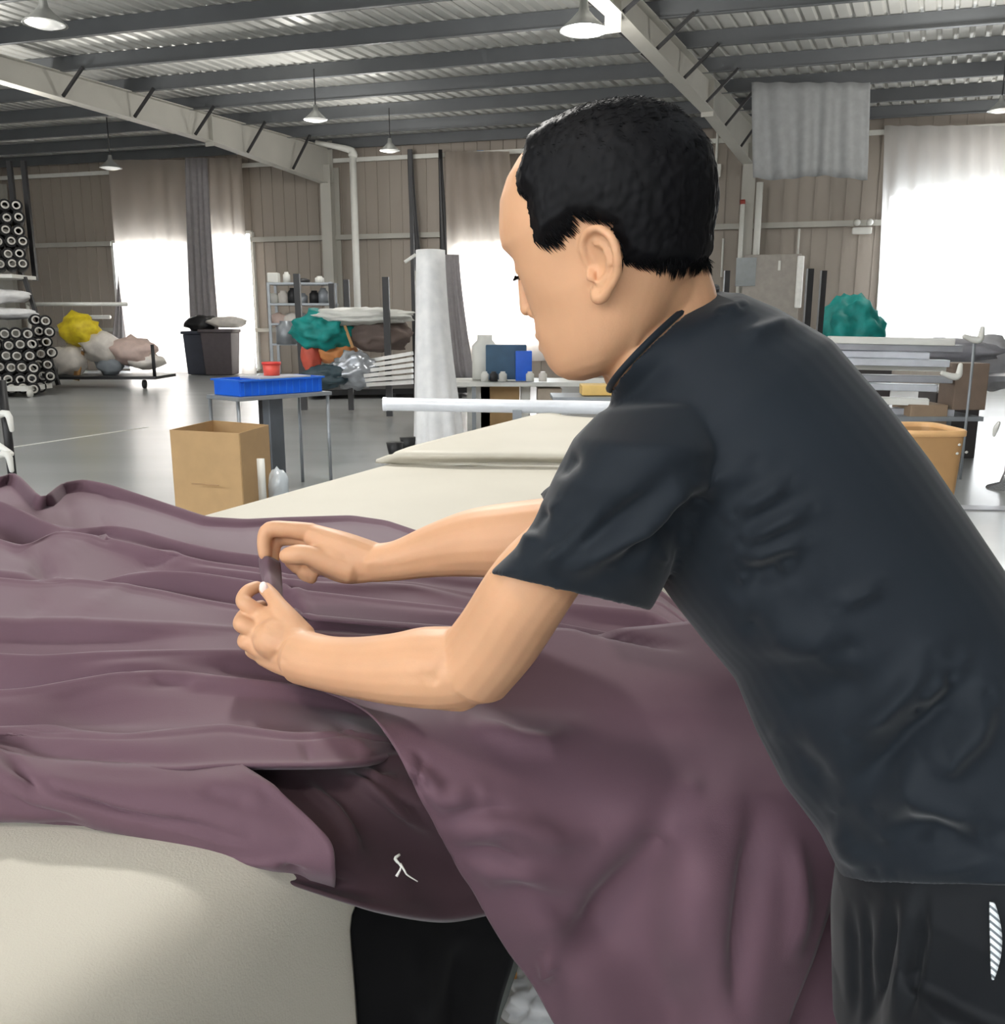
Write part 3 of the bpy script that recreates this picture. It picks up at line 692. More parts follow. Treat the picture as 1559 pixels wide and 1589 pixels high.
# folded end piece of the same leatherette
g=[[pz(583,716,TZ+.008),pz(700,722,TZ+.008),pz(800,724,TZ+.008),pz(960,726,TZ+.008)],
   [pz(588,713,TZ+.02),pz(700,716,TZ+.022),pz(800,716,TZ+.022),pz(960,718,TZ+.022)],
   [pz(620,701,TZ+.05),pz(700,703,TZ+.055),pz(800,704,TZ+.055),pz(960,706,TZ+.055)],
   [pz(655,690,TZ+.045),pz(720,690,TZ+.05),pz(800,690,TZ+.05),pz(960,692,TZ+.05)],
   [pz(760,663,TZ+.04),pz(800,664,TZ+.05),pz(850,665,TZ+.05),pz(990,668,TZ+.05)],
   [pz(838,643,TZ+.05),pz(860,643,TZ+.06),pz(890,648,TZ+.06),pz(1010,655,TZ+.05)]]
obj('leatherette_roll_end',MB().grid(patch(g,6,6)),m_beige,solid=.012,label='second beige leatherette sheet folded over the far end of the table',cat='leatherette sheet')
# horizontal tube beyond the table
a=P(597,627,5.0); b=P(1010,634,5.0); t=thing('fabric_tube','long white metal tube lying across stands beyond the beige table','tube',V(*((a+b)/2)[:2],0))
obj('tube',MB().tube([a,b],.037,18),mat('tube_white',(222,225,230),.3,metal=.15),t,auto=40)
obj('end_ring',MB().tube([a-V(.01,0,0),a+V(.01,0,0)],.039,18),mat('tube_white',(222,225,230),.3),t,auto=40)
for u in (802,990):
    q=P(u,645,5.0); obj('stand_leg',MB().beam(V(q.x,q.y,0),V(q.x,q.y,a.z-.03),.05,.05,(1,0,0)),m_grey,t,smooth=False)

# ------------------------------------------------------------------ right side clutter
heap(1320,520,12.5,.5,(.85,.7,1.05),m_teal,'teal cloth heap under the glowing right curtain','cloth','cloth_heap',21,.3)
q=P(1322,552,12.5); obj('crate',MB().box(V(q.x,q.y,(q.z+.1)/2),(.9,.6,q.z+.1),b=.02),mat('dk',(70,66,66),.7),label='dark crate under the teal cloth heap below the right curtain',cat='crate')
rod(1257,417,1257,520,12,.04,'left black stake in front of the electrical cabinet')
rod(1278,420,1275,520,12,.035,'right black stake in front of the electrical cabinet')
rod(1128,420,1126,470,14,.04,'dark short post right behind the man\'s collar')
m_al=mat('alu2',(196,200,208),.3,metal=.4); m_al2=mat('alu3',(158,160,166),.35,metal=.4)
zt3=P(1400,640,8.2).z
t=thing('profile_table','low table carrying the stacked aluminium profiles on the right','table',V(P(1380,640,8.4).x,8.4,0))
obj('top',MB().box(V(P(1400,640,8.4).x-.1,8.5,P(1400,640,8.4).z-.03),(1.4,.8,.04)),m_grey,t,smooth=False)
for u in (1330,1470):
    q=P(u,640,8.3); obj('leg',MB().beam(V(q.x,8.3,0),V(q.x,8.3,P(1400,640,8.4).z-.05),.05,.05,(1,0,0)),m_grey,t,smooth=False)
rows_=[(560,1340,1470),(527,1345,1478),(537,1330,1490),(548,1350,1440),(567,1355,1465),(585,1360,1475),(598,1370,1452),(620,1390,1440),(636,1400,1478)]
nm=['long pale profile across the middle of the right stack','topmost profile of the right stack','second profile from the top of the right stack','short profile third from top of the right stack','grey profile below the long one in the right stack','profile under the white clips in the right stack','bright white profile beside the curve of the man\'s back','short profile low in the right stack','lowest white profile above the brown bin']
for k,(v,a_,b_) in enumerate(rows_):
    a=P(a_-60,v,8.1+.04*k); b=P(b_,v+4,7.9+.04*k); obj('aluminium_profile',MB().beam(a,b,.16,.062),[m_al,m_white,m_al2][k%3],smooth=False,bev=.006,label=nm[k],cat='profile',group=None)
for k,(u,v) in enumerate(((1478,577),(1512,520))):
    q=P(u,v,7.6); mb=MB().tube([q+V(-.09,0,-.01),q+V(0,0,-.04),q+V(.05,0,-.03),q+V(.06,0,.06)],[.02,.028,.03,.02],8,4,caps='round'); obj('white_clip',mb,m_white,label=['white hooked clip on the profile stack','crumpled white tag above the profile stack at the right'][k],cat='clip')
heap(1470,545,9.0,.35,(1.5,.7,.35),mat('greycloth',(150,150,156),.6),'grey plastic sheet bunched behind the profile stack','sheet','plastic_sheet',31,.2)
heap(1535,565,9.5,.35,(1,.7,.8),mat('greycloth2',(168,168,172),.6),'pale grey bag at the right edge behind the profiles','bag','bag',33,.2)
bx(1490,634,8.3,(.3,.3,.42),mat('brownish',(128,110,96),.6),'brown grey carton at the end of the profile stack','carton','carton')
q=P(1500,0,7.9); bx(1487,0,7.6,(.34,.4,.62),mat('brown2',(150,128,106),.7),'brown carton on the floor behind the brown bin','carton','carton',True)
bx(1535,0,8.4,(.45,.4,.66),mat('dk',(70,66,66),.7),'dark box on the floor at the right edge','box','box',True)
# right bench slab
q=P(1530,585,8.6); obj('bench_slab',MB().box(q+V(.1,0,0),(.7,.6,.05)),m_al2,label='grey slab resting on boxes at the right edge',cat='slab',smooth=False)
# brown bin
m_bin=mat('brown_bin',(180,140,94),.45,var=.05)
tt=5.6; cA=P(1395,668,tt); cB=P(1510,668,tt-.1); zT=cA.z
t=thing('brown_bin','square tan plastic bin with rolled rim right of the man\'s back','bin',V((cA.x+cB.x)/2,cB.y+.2,0))
mb=MB(); cx_=(cA.x+cB.x)/2; hw=(cB.x-cA.x)/2; cyy=cB.y+.28
def rr(k,z,hw_=None):
    h_=hw_ or hw; pts=[]
    for i in range(32):
        a=2*math.pi*i/32; c_,s_=math.cos(a),math.sin(a)
        pts.append(V(cx_+math.copysign(abs(c_)**.35,c_)*h_*k,cyy+math.copysign(abs(s_)**.35,s_)*.26*k,z))
    return pts
obj('bin_body',MB().loft([rr(.86,.012),rr(.9,.25),rr(.985,zT-.02),rr(.97,zT-.02),rr(.88,.25),rr(.84,.03)]),m_bin,t,auto=50)
obj('bin_rim',MB().loft([rr(.98,zT-.035),rr(1.03,zT-.03),rr(1.035,zT),rr(1.0,zT+.008),rr(.965,zT),rr(.97,zT-.03)],caps=False),mat('bin_rim',(222,176,122),.4),t)
for k,(u,v) in enumerate(((1488,690),(1500,702),(1486,704))):
    q=P(u,v,tt-.06); obj('paint_spot',MB().ball(V(q.x,cyy-.262,q.z),.012,(1,.2,.8),1),m_white,t)
# chrome stand at right edge
q=fl(1562,758); t=thing('chrome_stand','metal pedestal stand with flared foot at the right edge','stand',q)
obj('column',MB().lathe(q,[(.16,0),(.15,.015),(.06,.05),(.035,.14),(.035,.75),(.045,.78),(.02,.8)],18),mat('chrome',(170,172,176),.2,metal=.8),t)
q2=P(1543,665,q.y*1.02); obj('handle_knob',MB().tube([q2+V(0,0,-.06),q2+V(.01,0,0),q2+V(.03,0,.05)],[.012,.022,.014],8,3,caps='round'),m_white,t)
q=P(1513,522,7.62); obj('tag_pole',MB().tube([V(q.x,q.y,0),q],.012,8),m_grey,label='thin grey pole holding the crumpled white tag at the right',cat='pole')
# flat plate on floor
a=fl(1530,790); obj('floor_plate',MB().box(a+V(.2,0,.004),(.9,.16,.008),V(1,-.1,0)),m_al2,label='flat grey metal strip on the floor at the right edge',cat='metal strip',smooth=False)
# under the table: orange pole, bag
q=fl(806,1580); 
obj('orange_pole',MB().tube([fl(785,1520)+V(0,0,.02),fl(830,1640)+V(0,0,.02)],.02,10),mat('orange_pole',(206,146,60),.5),label='orange wooden pole on the floor below the hanging purple cloth',cat='pole')
q=fl(862,1600); obj('plastic_bag',MB().ball(V(q.x,q.y,.06),.09,(1.1,1,.6),4,.35,3,4),mat('bagwhite',(205,208,210),.2),label='crumpled white plastic bag on the floor beside the orange pole',cat='bag')
# ================================================================== purple cloth
m_purp=mat('purple_cloth',(95,71,81),.72,var=.03,scale=4,bump=.12,bscale=900,sheen=.12,spec=.22)
m_purp_shade=mat('purple_cloth_shaded',(62,44,50),.7,var=.05,scale=4,bump=.1,bscale=900,sheen=.15,spec=.2)  # same purple cloth, darkened to paint in the shade inside the pocket
cloth=thing('purple_fabric','large dusky purple cloth heaped over the beige table and hanging in front of the man','fabric',V(0,1.2,0))
US=np.arange(-96,1097,8.0)
def gs(a,s=3.0):
    k=np.exp(-0.5*(np.arange(-12,13)/s)**2); k/=k.sum(); return np.convolve(np.pad(a,12,mode='edge'),k,'valid')
rows=[]
def crest(pts,z,h,s=2.2):
    """one fold seen from the camera: pts (u,v), z height and h depth of the hollow behind as lists over u"""
    u=[p[0] for p in pts]; v=[p[1] for p in pts]
    vv=gs(np.interp(US,u,v),s); zz=gs(np.interp(US,[q[0] for q in z],[q[1] for q in z]),4); hh=gs(np.interp(US,[q[0] for q in h],[q[1] for q in h]),3)
    rows.append((vv,zz,hh))
crest([(-96,742),(-20,738),(2,742),(22,731),(42,750),(66,776),(95,750),(130,744),(170,752),(240,775),(320,802),(380,806),(440,803),(545,800),(600,808),(650,825),(740,850),(1020,912),(1085,965),(1150,1020)],
      [(-96,.92),(130,.93),(330,.885),(1150,.89)],[(-96,0),(1150,0)],.8)
crest([(-96,755),(0,777),(31,790),(68,809),(98,820),(123,822),(171,815),(215,822),(277,840),(339,854),(400,862),(560,878),(700,893),(1020,930),(1085,980),(1150,1035)],
      [(-96,.955),(100,.94),(171,.945),(400,.935),(1150,.90)],[(-96,.03),(60,.035),(150,.03),(250,.02),(400,.015),(600,.003),(1150,0)],1.6)
crest([(-96,800),(0,838),(40,850),(62,838),(89,823),(123,827),(172,836),(246,853),(323,872),(406,883),(450,893),(560,903),(640,904),(730,921),(1020,950),(1085,1000),(1150,1055)],
      [(-96,.94),(40,.93),(90,.955),(406,.945),(1150,.90)],[(-96,.03),(0,.05),(60,.06),(95,.03),(200,.015),(300,.028),(406,.04),(560,.02),(730,.01),(1150,0)],1.6)
crest([(-96,880),(0,886),(80,896),(150,904),(200,891),(246,886),(308,889),(400,903),(460,915),(560,927),(700,942),(870,968),(1060,1005),(1150,1075)],
      [(-96,.93),(150,.925),(246,.95),(400,.94),(1150,.90)],[(-96,.0),(120,.0),(180,.015),(250,.02),(400,.01),(700,.008),(870,.02),(1060,.02),(1150,0)],1.6)
crest([(-96,892),(0,897),(62,903),(117,898),(166,904),(246,916),(308,930),(366,940),(440,950),(560,962),(700,972),(870,990),(1060,1035),(1150,1105)],
      [(-96,.945),(117,.955),(366,.935),(1150,.89)],[(-96,.02),(0,.02),(100,.01),(200,.04),(300,.055),(366,.04),(480,.01),(1150,0)],1.6)
crest([(-96,960),(100,960),(370,975),(560,985),(1150,1125)],[(-96,.942),(200,.94),(370,.925),(620,.89),(1150,.80)],[(-96,0),(1150,0)],3)
crest([(-96,1010),(0,1015),(62,1018),(154,1012),(277,1009),(370,1008),(470,1016),(620,1035),(1150,1150)],
      [(-96,.935),(200,.94),(370,.925),(620,.87),(1150,.74)],[(-96,.02),(60,.025),(200,.02),(300,.006),(1150,0)],1.6)
crest([(-96,1076),(0,1072),(46,1069),(123,1055),(185,1044),(246,1043),(339,1049),(446,1061),(560,1088),(700,1110),(1150,1185)],
      [(-96,.93),(200,.94),(446,.925),(620,.87),(1150,.70)],[(-96,.07),(60,.065),(150,.04),(250,.015),(340,.02),(450,.03),(620,.005),(1150,0)],1.6)
crest([(-96,1130),(30,1128),(190,1140),(300,1130),(350,1124),(450,1138),(560,1137),(620,1148),(700,1165),(1150,1235)],
      [(-96,.92),(300,.932),(560,.92),(640,.88),(1150,.66)],[(-96,.0),(30,.012),(190,.012),(350,.012),(560,.004),(1150,0)],2)
crest([(-96,1140),(0,1160),(50,1184),(150,1190),(270,1194),(350,1188),(500,1187),(570,1183),(620,1170),(700,1190),(1150,1260)],
      [(-96,.91),(300,.92),(560,.915),(640,.87),(1150,.64)],[(-96,0),(1150,0)],1.5)
Gx=[]
for k,(vv,zz,hh) in enumerate(rows):
    crow=np.array([list(pz(u,v,z)) for u,v,z in zip(US,vv,zz)])
    if k>0:
        val=crow.copy(); val[:,1]+=.014+.30*hh; val[:,2]-=hh*1.5+.001; Gx.append(val)
    else:
        b=crow.copy(); b[:,1]+=.05; b[:,2]=TZ+.012; Gx.append(b)
    Gx.append(crow)
    if k<len(rows)-1:
        hn=rows[k+1][2]; fr=crow.copy(); fr[:,1]-=.011; fr[:,2]-=.003+.10*hn; Gx.append(fr)
        f2=crow.copy(); f2[:,1]-=.024+.2*hn; f2[:,2]-=.006+.75*hn; nxt=np.array([list(pz(u,v,z)) for u,v,z in zip(US,rows[k+1][0],rows[k+1][1])])
        ok=(crow[:,1]-nxt[:,1])>.09; mixv=np.clip(((crow[:,1]-nxt[:,1])-.05)/.06,0,1)[:,None]; base=crow*.7+nxt*.3; Gx.append(base*(1-mixv)+f2*mixv)
lip=Gx[-1].copy(); l1=lip.copy(); l1[:,1]+=.012; l1[:,2]-=.010; l2=lip.copy(); l2[:,1]+=.06; l2[:,2]-=.022; Gx+= [l1,l2]
Gx=np.array(Gx)
def crv(A,n):
    E=np.concatenate([[2*A[0]-A[1]],A,[2*A[-1]-A[-2]]]); out=[]
    for i in range(1,len(E)-2):
        p0,p1,p2,p3=E[i-1],E[i],E[i+1],E[i+2]
        for j in range(n):
            s=j/n; T=0.42
            m1=T*(p2-p0); m2=T*(p3-p1)
            # keep tangents short where neighbours are close (no overshoot)
            L=np.linalg.norm(p2-p1,axis=-1,keepdims=True)
            for m in (0,):
                n1=np.linalg.norm(m1,axis=-1,keepdims=True)+1e-9; n2=np.linalg.norm(m2,axis=-1,keepdims=True)+1e-9
            m1=m1*np.minimum(1,1.1*L/n1); m2=m2*np.minimum(1,1.1*L/n2)
            h00=2*s**3-3*s*s+1;h10=s**3-2*s*s+s;h01=-2*s**3+3*s*s;h11=s**3-s*s
            out.append(h00*p1+h10*m1+h01*p2+h11*m2)
    out.append(A[-1]); return np.array(out)
Gd=crv(Gx,5)
mb=MB().grid(Gd.tolist())
strokes(mb,[([(75,850),(60,885),(90,895)],10,-.014),([(0,850),(40,862),(62,870)],9,-.006),([(95,800),(110,790),(100,810)],10,-.012),([(165,826),(160,838)],5,-.010),([(190,888),(250,868),(290,850)],8,-.007),
    ([(40,1115),(150,1108),(300,1112),(370,1105)],14,-.009),([(225,1058),(310,1060)],14,-.007),([(430,890),(450,940),(475,985)],9,-.008),([(455,905),(480,960)],8,.006),([(20,1035),(0,1035)],6,.006),([(480,905),(640,915),(740,935)],6,.006),
    ([(470,1150),(480,1185)],5,-.004),([(550,1150),(565,1175),(590,1160)],6,.006),([(30,1140),(120,1110),(260,1100)],16,-.006),([(120,1075),(260,1075),(330,1065)],12,.004),
    ([(215,900),(110,960)],9,.004) ,([(35,955),(80,925)],9,-.005),([(0,990),(150,985),(300,985)],18,-.004),
    ([(170,780),(150,800)],12,-.006),([(60,890),(110,850),(150,838)],7,.004),([(100,930),(230,950),(350,965)],20,.003),
    ([(480,1140),(560,1155),(590,1165)],10,.004),([(100,1160),(250,1165),(340,1158)],14,.003),([(450,1100),(520,1120),(570,1160)],8,-.004)],True)
obj('top_layer',mb,m_purp,cloth,solid=.0022)
# front flap of the lower layer
g=[[(-110,1120,.93),(40,1172,.905),(200,1186,.90),(345,1184,.898),(374,1186,.893)],
   [(-110,1180,.89),(50,1205,.87),(210,1220,.862),(350,1218,.858),(425,1222,.862)],
   [(-110,1215,.88),(65,1240,.862),(220,1258,.852),(360,1270,.845),(470,1262,.852)],
   [(-110,1255,.875),(80,1268,.865),(225,1295,.858),(380,1325,.845),(512,1305,.835)],
   [(-110,1276,.885),(80,1277,.88),(230,1306,.872),(385,1343,.848),(520,1352,.838)],
   [(-110,1272,.91),(80,1272,.905),(230,1304,.895),(395,1345,.885),(520,1380,.88)]]
mb=MB().grid(net(g,nu=16,nv=8).tolist())
strokes(mb,[([(50,1190),(90,1230),(180,1258),(300,1280),(400,1310)],6,-.010),([(60,1185),(180,1196),(300,1200)],8,.004),([(0,1165),(40,1205),(60,1240)],8,-.010),([(-20,1215),(40,1255),(150,1285)],9,-.007),
   ([(300,1230),(400,1240)],18,-.006),([(360,1190),(440,1235),(510,1300)],6,.004),([(120,1240),(260,1272),(400,1322)],10,.004),([(380,1290),(470,1310)],20,.004),([(440,1345),(470,1355)],6,-.012)],True)
obj('front_flap',mb,m_purp,cloth,solid=.0022)
# inner pocket, its shade put into a darker cloth colour; rolled bottom rim
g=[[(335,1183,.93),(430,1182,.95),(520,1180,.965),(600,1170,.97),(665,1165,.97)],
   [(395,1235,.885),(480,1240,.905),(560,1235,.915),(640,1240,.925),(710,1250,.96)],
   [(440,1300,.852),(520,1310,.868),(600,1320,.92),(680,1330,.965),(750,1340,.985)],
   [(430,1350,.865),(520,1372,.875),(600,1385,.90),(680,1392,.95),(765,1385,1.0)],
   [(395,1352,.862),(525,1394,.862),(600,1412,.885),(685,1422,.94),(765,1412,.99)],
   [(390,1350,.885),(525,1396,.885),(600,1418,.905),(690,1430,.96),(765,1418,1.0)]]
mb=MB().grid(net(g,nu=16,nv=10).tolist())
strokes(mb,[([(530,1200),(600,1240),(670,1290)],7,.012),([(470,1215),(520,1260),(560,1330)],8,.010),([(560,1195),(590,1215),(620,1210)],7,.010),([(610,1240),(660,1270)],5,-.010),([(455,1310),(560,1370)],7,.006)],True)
obj('inner_pocket',mb,m_purp_shade,cloth,solid=.0022)
q=[P(620,1326,.915),P(613,1333,.91),P(622,1345,.905),P(615,1360,.90)]
t=thing('thread_scrap','tangled white thread scrap stuck inside the dark cloth pocket','thread',q[2])
obj('strand',MB().tube(q,[.0013,.0018,.001,.0016],6,3),m_white,t)
obj('strand',MB().tube([P(621,1340,.905),P(628,1352,.90),P(632,1358,.90),P(648,1368,.90)],[.0012,.001,.0008,.0005],6,3),m_white,t)
# hanging panel
g=[[(420,975,1.19),(620,985,1.19),(800,975,1.20),(960,975,1.235),(1095,962,1.26)],
   [(452,1040,1.10),(620,1045,1.09),(800,1045,1.11),(980,1045,1.13),(1165,1035,1.16)],
   [(535,1092,1.03),(660,1092,1.02),(820,1095,1.05),(1000,1095,1.08),(1190,1090,1.12)],
   [(597,1138,.95),(700,1138,.97),(850,1142,1.0),(1020,1142,1.05),(1215,1140,1.08)],
   [(656,1245,.93),(760,1240,.93),(900,1240,.965),(1060,1240,.98),(1270,1240,1.01)],
   [(716,1355,.96),(810,1350,.94),(950,1345,.975),(1100,1345,.95),(1300,1345,1.0)],
   [(784,1470,1.0),(870,1465,.975),(1000,1465,1.005),(1120,1465,.955),(1268,1470,1.01)],
   [(862,1592,1.04),(940,1590,1.01),(1040,1590,1.035),(1130,1590,.985),(1222,1592,1.02)],
   [(950,1760,1.08),(1000,1760,1.04),(1060,1760,1.06),(1110,1760,1.02),(1180,1760,1.05)]]
mb=MB().grid(net(g,nu=22,nv=12).tolist())
PS=[([(1075,1215),(1010,1330),(930,1450),(850,1510)],34,-.022),([(920,1420),(840,1400),(760,1370)],26,-.008),([(1180,1230),(1165,1350),(1150,1480),(1140,1600)],20,-.014),
  ([(1110,1280),(1080,1400),(1040,1560)],40,.008),([(640,1190),(665,1215)],10,.010),([(655,1215),(690,1240),(740,1235)],16,.008),([(655,1180),(645,1225)],6,-.010),([(690,1300),(730,1285),(790,1275),(860,1300),(930,1300)],20,.008),([(720,1345),(800,1355),(860,1370)],16,.006),
  ([(690,1265),(760,1255),(830,1268)],12,-.006),([(700,1320),(760,1322),(830,1345)],10,-.006),([(720,1120),(800,1150),(850,1155),(890,1130)],14,.008),([(835,1520),(850,1500),(862,1480)],6,.008),
  ([(870,965),(960,985),(1070,1008)],6,-.008),([(1230,1280),(1240,1400),(1225,1500)],14,.008),([(480,1075),(540,1100),(600,1140)],8,.006)]
strokes(mb,[(a,b,c*1.6) for a,b,c in PS],True)
obj('hanging_panel',mb,m_purp,cloth,solid=.0022)
g=[[(1180,1300,1.07),(1250,1310,1.06),(1330,1330,1.05)],[(1190,1450,1.07),(1260,1450,1.05),(1335,1450,1.05)],[(1190,1600,1.08),(1260,1600,1.06),(1335,1600,1.06)],[(1190,1750,1.1),(1250,1750,1.08),(1320,1750,1.08)]]
obj('rear_panel',MB().grid(net(g,nu=10,nv=8).tolist()),m_purp,cloth,solid=.0022)
# pinched fold between the hands
g=[[(402,866,1.275),(416,864,1.25),(434,872,1.275)],[(404,886,1.255),(416,882,1.22),(436,892,1.255)],[(408,905,1.20),(420,902,1.17),(437,910,1.20)],[(410,930,1.16),(421,928,1.135),(438,938,1.16)]]
obj('pinched_fold',MB().grid(net(g,nu=8,nv=6).tolist()),m_purp,cloth,solid=.002)
# black sheet filling the gap under the table edge
m_bk=mat('black_sheet',(12,12,13),.9,sheen=.05,spec=.1)
g=[[(515,1340,.95),(600,1360,.97),(700,1380,1.0),(800,1395,1.03)],[(530,1400,.925),(620,1430,.96),(700,1440,.99),(800,1455,1.03)],[(545,1480,.93),(620,1490,.965),(710,1490,1.0),(796,1490,1.04)],[(554,1590,.955),(620,1590,.99),(700,1590,1.02),(768,1590,1.06)],[(556,1750,1.0),(620,1750,1.02),(690,1750,1.06),(750,1750,1.1)]]
mb=MB().grid(net(g,nu=10,nv=8).tolist()); strokes(mb,[([(640,1440),(650,1520),(660,1600)],20,.012),([(720,1450),(705,1540),(700,1600)],18,-.012)],True)
obj('black_sheet',mb,m_bk,solid=.003,label='black sheet hanging below the table edge behind the purple fabric',cat='cloth')
g=[[(780,1440,1.09),(806,1455,1.09),(812,1470,1.12)],[(762,1500,1.09),(780,1505,1.08),(802,1500,1.11)],[(762,1545,1.09),(775,1550,1.085),(787,1545,1.11)],[(735,1600,1.09),(750,1605,1.085),(770,1600,1.11)],[(720,1750,1.1),(735,1750,1.09),(750,1750,1.12)]]
obj('grey_cover',MB().grid(net(g,nu=6,nv=6).tolist()),mat('grey_cover',(104,110,106),.7),solid=.003,label='grey green cover edge beside the black sheet under the table',cat='cover')

# ================================================================== man
m_skin=mat('skin',(200,154,119),.5,var=.05,scale=14,bump=.08,bscale=500,sss=.12,spec=.35)
m_hair=mat('hair',(6,6,9),.6,var=.2,scale=60,spec=.16)
m_shirt=mat('black_tee',(17,25,33),.70,var=.05,scale=6,bump=.08,bscale=1200,sheen=.12,spec=.25)
m_trous=mat('navy_trousers',(11,15,20),.7,var=.06,sheen=.1,spec=.25)
man=thing('person','man in a black t-shirt bending over the purple cloth, pinching it with both hands','person',V(.42,.78,0))
B=MB()
# head in its own frame (mm): x forward, y towards the near side, z up
HC=P(949,419,.80); sc_=.80/1389.0
w_=math.radians(15); p_=math.radians(18)
rr_=ray(947,408).normalized()
# local view frame at the head
VR=V(1,0,0); VF=V(rr_.x*0,rr_.y,rr_.z).normalized(); VF=rr_.copy(); VR=VF.cross(V(0,0,1)).normalized(); VU=VR.cross(VF).normalized()
Fh=(-VR*math.cos(w_)+VF*math.sin(w_)); Lh=(-VR*math.sin(w_)-VF*math.cos(w_)); 
HX=(Fh*math.cos(p_)-VU*math.sin(p_)); HZ=(VU*math.cos(p_)+Fh*math.sin(p_)); HY=Lh
KS=.80/1389/.00056*0.001*.93
def hd(x,y,z): return HC+(HX*x+HY*y+HZ*z)*KS
def sgp(c,e): return math.copysign(abs(c)**e,c)
# z, front x, back x, half width, centre x, exponent of front
secs=[(131,8,-22,14,-8,1),(128,34,-46,40,-8,1),(121,55,-68,56,-10,1),(107,71,-88,67,-12,.95),(91,82,-98,73,-14,.9),(76,87,-105,76,-15,.86),(62,90.5,-105,77.5,-14,.82),(49,91.5,-104,77.5,-13,.8),
 (38,87,-102,76.5,-13,.8),(26,84,-98,75,-12,.8),(10,83,-90,72.5,-8,.82),(-8,83,-84,70,-4,.85),(-22,84,-76,66.5,0,.88),(-36,86.5,-60,63,4,.9),(-48,86.5,-48,60,8,.92),(-58,85.5,-38,56.5,12,.94),(-68,84,-24,52,18,.95),(-78,79,-10,45,26,.95),(-86,70,6,34,32,1),(-91,56,20,18,38,1)]
L_=[]
for z,xf,xb,hw,xc,e in secs:
    r=[]
    for k in range(40):
        a=2*math.pi*k/40; c_,s_=math.cos(a),math.sin(a)
        x=xc+(sgp(c_,e)*(xf-xc) if c_>0 else c_*(xc-xb)); y=sgp(s_,.95 if c_<0 else e)*hw
        r.append(hd(x,y,z))
    L_.append(r)
B.loft(L_)
def bt_(pts,rs,**k): B.tube([hd(*p) for p in pts],[r*KS for r in rs],n=12,caps='round',**k)
bt_([(84,0,34),(88,0,14),(90.5,0,-2),(91,0,-10)],[5,5.5,7,8],sub=4)      # nose bridge and tip
for s in(-1,1):
    bt_([(84,s*9,-13),(79,s*12,-16)],[6.5,5])     # nostril wings
    bt_([(86,0,-35),(84.5,s*10,-37),(77.5,s*22,-42)],[4.5,4,2.5],sub=3)   # upper lip
    bt_([(85,0,-49),(84,s*10,-49),(77.5,s*20,-44)],[5,4.5,2.5],sub=3)  # lower lip
    B.ball(hd(70,s*31,27),12.5*KS,sub=3)           # eye
    bt_([(83,s*10,48),(83,s*28,50),(73,s*46,46)],[6,6,4],sub=3)   # brow ridge
# ears: both, from the outline seen in profile
def ear(s):
    def e(u,v,y): 
        xp=(912-u)*.58; zp=(408-v)*.56; x=xp*math.cos(p_)-zp*math.sin(p_); z=zp*math.cos(p_)+xp*math.sin(p_); return (x,s*y,z)
    out=[(914,404,72),(904,388,74),(902,365,77),(914,350,82),(934,348,88),(953,362,92),(962,388,92),(960,413,88),(948,432,83),(935,447,78),(924,448,75),(918,434,73)]
    bt_([e(*q) for q in out],[3,3.2,3.6,3.8,4,4.2,4.2,4,4.2,5.5,5.5,3.5],sub=4)
    # bowl plate
    cen=e(932,396,72); 
    vs=[hd(*e(u,v,y-2.5)) for u,v,y in out]; vb=[hd(*e(u+ (932-u)*.1,v+(396-v)*.1,66)) for u,v,y in out]; n=len(out)
    vs.append(hd(*e(933,397,76))); vb.append(hd(*e(932,396,62)))
    B.add(vs+vb,[(k,(k+1)%n,n) for k in range(n)]+[(n+1+(k+1)%n,n+1+k,2*n+1) for k in range(n)]+[(k,n+1+k,n+1+(k+1)%n,(k+1)%n) for k in range(n)])
    bt_([e(921,368,80),(e(938,372,84)),(e(946,392,85)),(e(941,415,81)),(e(928,428,77))],[2,2.8,3,3,3],sub=3)   # antihelix
    bt_([e(913,410,76),(e(916,420,78))],[4,4])
ear(1); ear(-1)
# neck
nk=[(P(1018,430,.82),.046),(P(1034,480,.83),.047),(P(1050,530,.845),.043),(P(1085,600,.86),.055)]
B.tube([a for a,b in nk],[b for a,b in nk],n=24,sub=4)
NA,NB,NN=P(951,607,.85),P(1112,449,.865),P(1010,531,.772); NC=(NA+NB)/2; NX=(NB-NA)/2; NY=NC-NN; NZ=NX.cross(NY).normalized(); NZ=NZ if NZ.z>0 else -NZ
def nring(sc=1.0,dn=0.0,n=48): return [NC+(NX*math.cos(2*math.pi*k/n)+NY*math.sin(2*math.pi*k/n))*sc+NZ*dn for k in range(n)]
hc_=P(1012,455,.82)-NC
B.loft([nring(.72,-.04),nring(.93,-.012),nring(.965,0),nring(.88,.012),[p+hc_*.35 for p in nring(.80,.0)],[p+hc_*.75 for p in nring(.62,0)]])
B.tube([hd(-30,0,-15),P(1048,480,.83),P(1080,530,.85)],[.038,.034,.034],n=20,sub=3)
B.tube([P(985,530,.81),P(950,596,.84)],[.013,.010],n=10)     # sternomastoid
# trunk
tr=[(1090,600,.87,.09),(1180,720,.88,.10),(1250,860,.87,.095),(1330,1000,.86,.09),(1420,1150,.85,.09),(1480,1300,.835,.095),(1515,1450,.83,.085)]
B.tube([P(u,v,t) for u,v,t,r in tr],[r for *_,r in tr],n=24,sub=3,caps='round')
